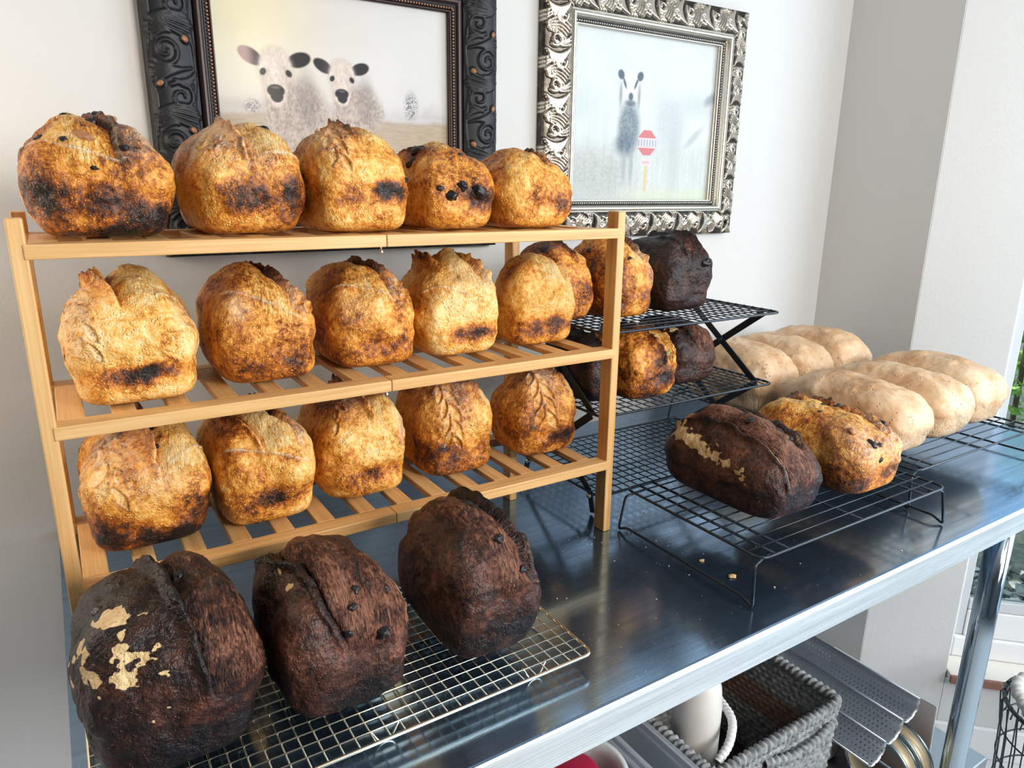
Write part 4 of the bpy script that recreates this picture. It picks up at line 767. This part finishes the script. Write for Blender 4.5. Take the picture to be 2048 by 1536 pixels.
x0, x1, y0, y1 = .803, .868, -.19, .12; zt = -.447
for a, b in (((x0, y0), (x1, y0)), ((x1, y0), (x1, y1)), ((x1, y1), (x0, y1)), ((x0, y1), (x0, y0))): under(slab('side', a, b, .003, ZS+.001, zt, M_CLEAR, None, 0), bn)
for k, (g, dz) in enumerate(((.004, 0.), (.010, -.012), (.004, -.026))):
    under(link('rim', tubeme('rim', roundpath([(x0-g, y0-g, zt+dz), (x1+g, y0-g, zt+dz), (x1+g, y1+g, zt+dz), (x0-g, y1+g, zt+dz)], .02, 6, True), .0028, M_CLEAR, 8, True)), bn)
under(box('base', (x0, y0, ZS+.0005), (x1, y1, ZS+.004), M_CLEAR, None, 0), bn)
jg = empty('white_jug', (.945, .03, ZS), 'white plastic jug with a tan base standing inside the woven basket', 'jug')
V, F = lathevf([(.001, 0), (.040, 0), (.044, .02), (.045, .15), (.0445, .16)], 32); under(link('base', pymesh('base', V, F, plain('tan_plastic', (.40, .22, .12), .4)), None, (.966, -.020, BZ0+.0065)), jg)
V, F = lathevf([(.0445, .16), (.046, .17), (.046, .30), (.042, .34), (.030, .37), (.001, .38)], 32); under(link('body', pymesh('body', V, F, plain('white_plastic', (.78, .76, .72), .3)), None, (.966, -.020, BZ0+.0065)), jg)
rp_ = roundpath([(1.030, .055, -.452), (1.040, .0, -.44), (1.015, -.070, -.44), (.965, -.103, -.449), (.925, -.112, -.462)], .05, 10)
V, F = braid('rope', rp_, .0085, False, .010, .10); o = link('rope_handle', pymesh('rope_handle', V, F, plain('white_cotton_rope', (.74, .75, .76), .85)), None); tag(o, 'white braided rope loop hanging over the edge of the woven basket', 'rope')
tb = empty('round_tub', (.69, .005, ZS), 'round white plastic tub partly hidden under the table edge', 'container')
V, F = lathevf([(.001, 0), (.080, 0), (.090, .25), (.098, .25), (.098, .262), (.088, .262), (.083, .24), (.075, .01), (.001, .01)], 48); under(link('tub', pymesh('tub', V, F, M_WHITEP), None, (.690, .005, ZS+.001)), tb)
rl = empty('red_lidded_jar', (.682, .005, ZS), 'jar with a bright red lid standing inside the round white tub', 'jar')
V, F = lathevf([(.001, .012), (.05, .012), (.052, .20), (.001, .20)], 32); under(link('jar', pymesh('jar', V, F, M_CLEAR), None, (.682, .005, ZS)), rl)
V, F = lathevf([(.053, .19), (.056, .20), (.056, .25), (.053, .264), (.045, .270), (.001, .270)], 40); under(link('lid', pymesh('lid', V, F, plain('red_plastic', (.42, .012, .05), .35)), None, (.682, .005, ZS)), rl)
# black wire basket on the floor by the window
wb = empty('wire_basket', (1.93, -.30, ZF), 'black round wire basket on the floor below the window', 'basket')
bc = np.array([1.945, -.330]); a = np.linspace(0, 2*np.pi, 48, endpoint=False)
for z_, r_, w_ in ((-.66, .150, .0052), (-.74, .147, .002), (-.82, .144, .002), (-.90, .14, .002), (ZF+.004, .13, .0035)): under(link('hoop', tubeme('hoop', np.c_[bc[0]+np.cos(a)*r_, bc[1]+np.sin(a)*r_, 0*a+z_], w_, M_BLACKWIRE, 8, True)), wb)
for k in range(26):
    th = 2*np.pi*k/26; dr = np.array([math.cos(th), math.sin(th)]); pts = [(*(bc+dr*.13), ZF+.004), (*(bc+dr*.146), -.75), (*(bc+dr*.157), -.664), (*(bc+dr*.150), -.652), (*(bc+dr*.142), -.664), (*(bc+dr*.146), -.69)]
    under(link('rod', tubeme('rod', pts, .0018, M_BLACKWIRE, 6)), wb)
V, F = braid('cloth', roundpath([(bc[0]-.12, bc[1]+.05, -.650), (bc[0]-.04, bc[1]+.13, -.640), (bc[0]+.08, bc[1]+.12, -.65)], .05, 8), .016, False, .03, .12); o = tag(link('knit_cloth', pymesh('knit_cloth', V, F, plain('off_white_knit', (.7, .7, .68), .9))), 'off-white knitted cloth tucked over the wire basket rim', 'cloth')
# crumbs on the steel
M_CRUMB = plain('bread_crumb', (.62, .38, .19), .8); D_, F_ = cubedirs(3, (0, 0, 0))
for i, (x, y, s, lab) in enumerate(((.795, -.205, .0055, 'larger flake of crust on the steel beside the wire rack leg'), (.792, -.150, .0035, 'smaller flake of crust on the steel nearer the bamboo post'))):
    V = D_*s*(1+.5*fbm(D_*1.6+i*3, 40+i, 2))[:, None]*np.array([1.2, .9, .32]); V[:, 2] -= V[:, 2].min(); tag(link('crust_flake', pymesh('crust_flake', V, F_, M_CRUMB, False), None, (x, y, .0002)), lab, 'crumb')
rng = np.random.default_rng(4); bv = []
for i in range(170):
    x = rng.uniform(.5, 1.15); y = rng.uniform(-.3, .12); s = rng.choice([.00035, .0005, .0008, .0013], p=[.7, .2, .08, .02])
    if i < 60: x = rng.normal(.70, .06); y = rng.normal(-.02, .07)
    bv.append((D_*s*np.array([1.2, 1, .7])+np.array([x, y, s*.7]), F_))
V, F = join(bv); tag(link('crumbs', pymesh('crumbs', V, F, plain('pale_crumb', (.75, .62, .45), .8), False)), 'fine pale crumbs scattered over the steel table top', 'crumbs', None, 'stuff')
#@@END@@
for o in list(scene.objects):
    if o.parent is None: o.location.z += TZ
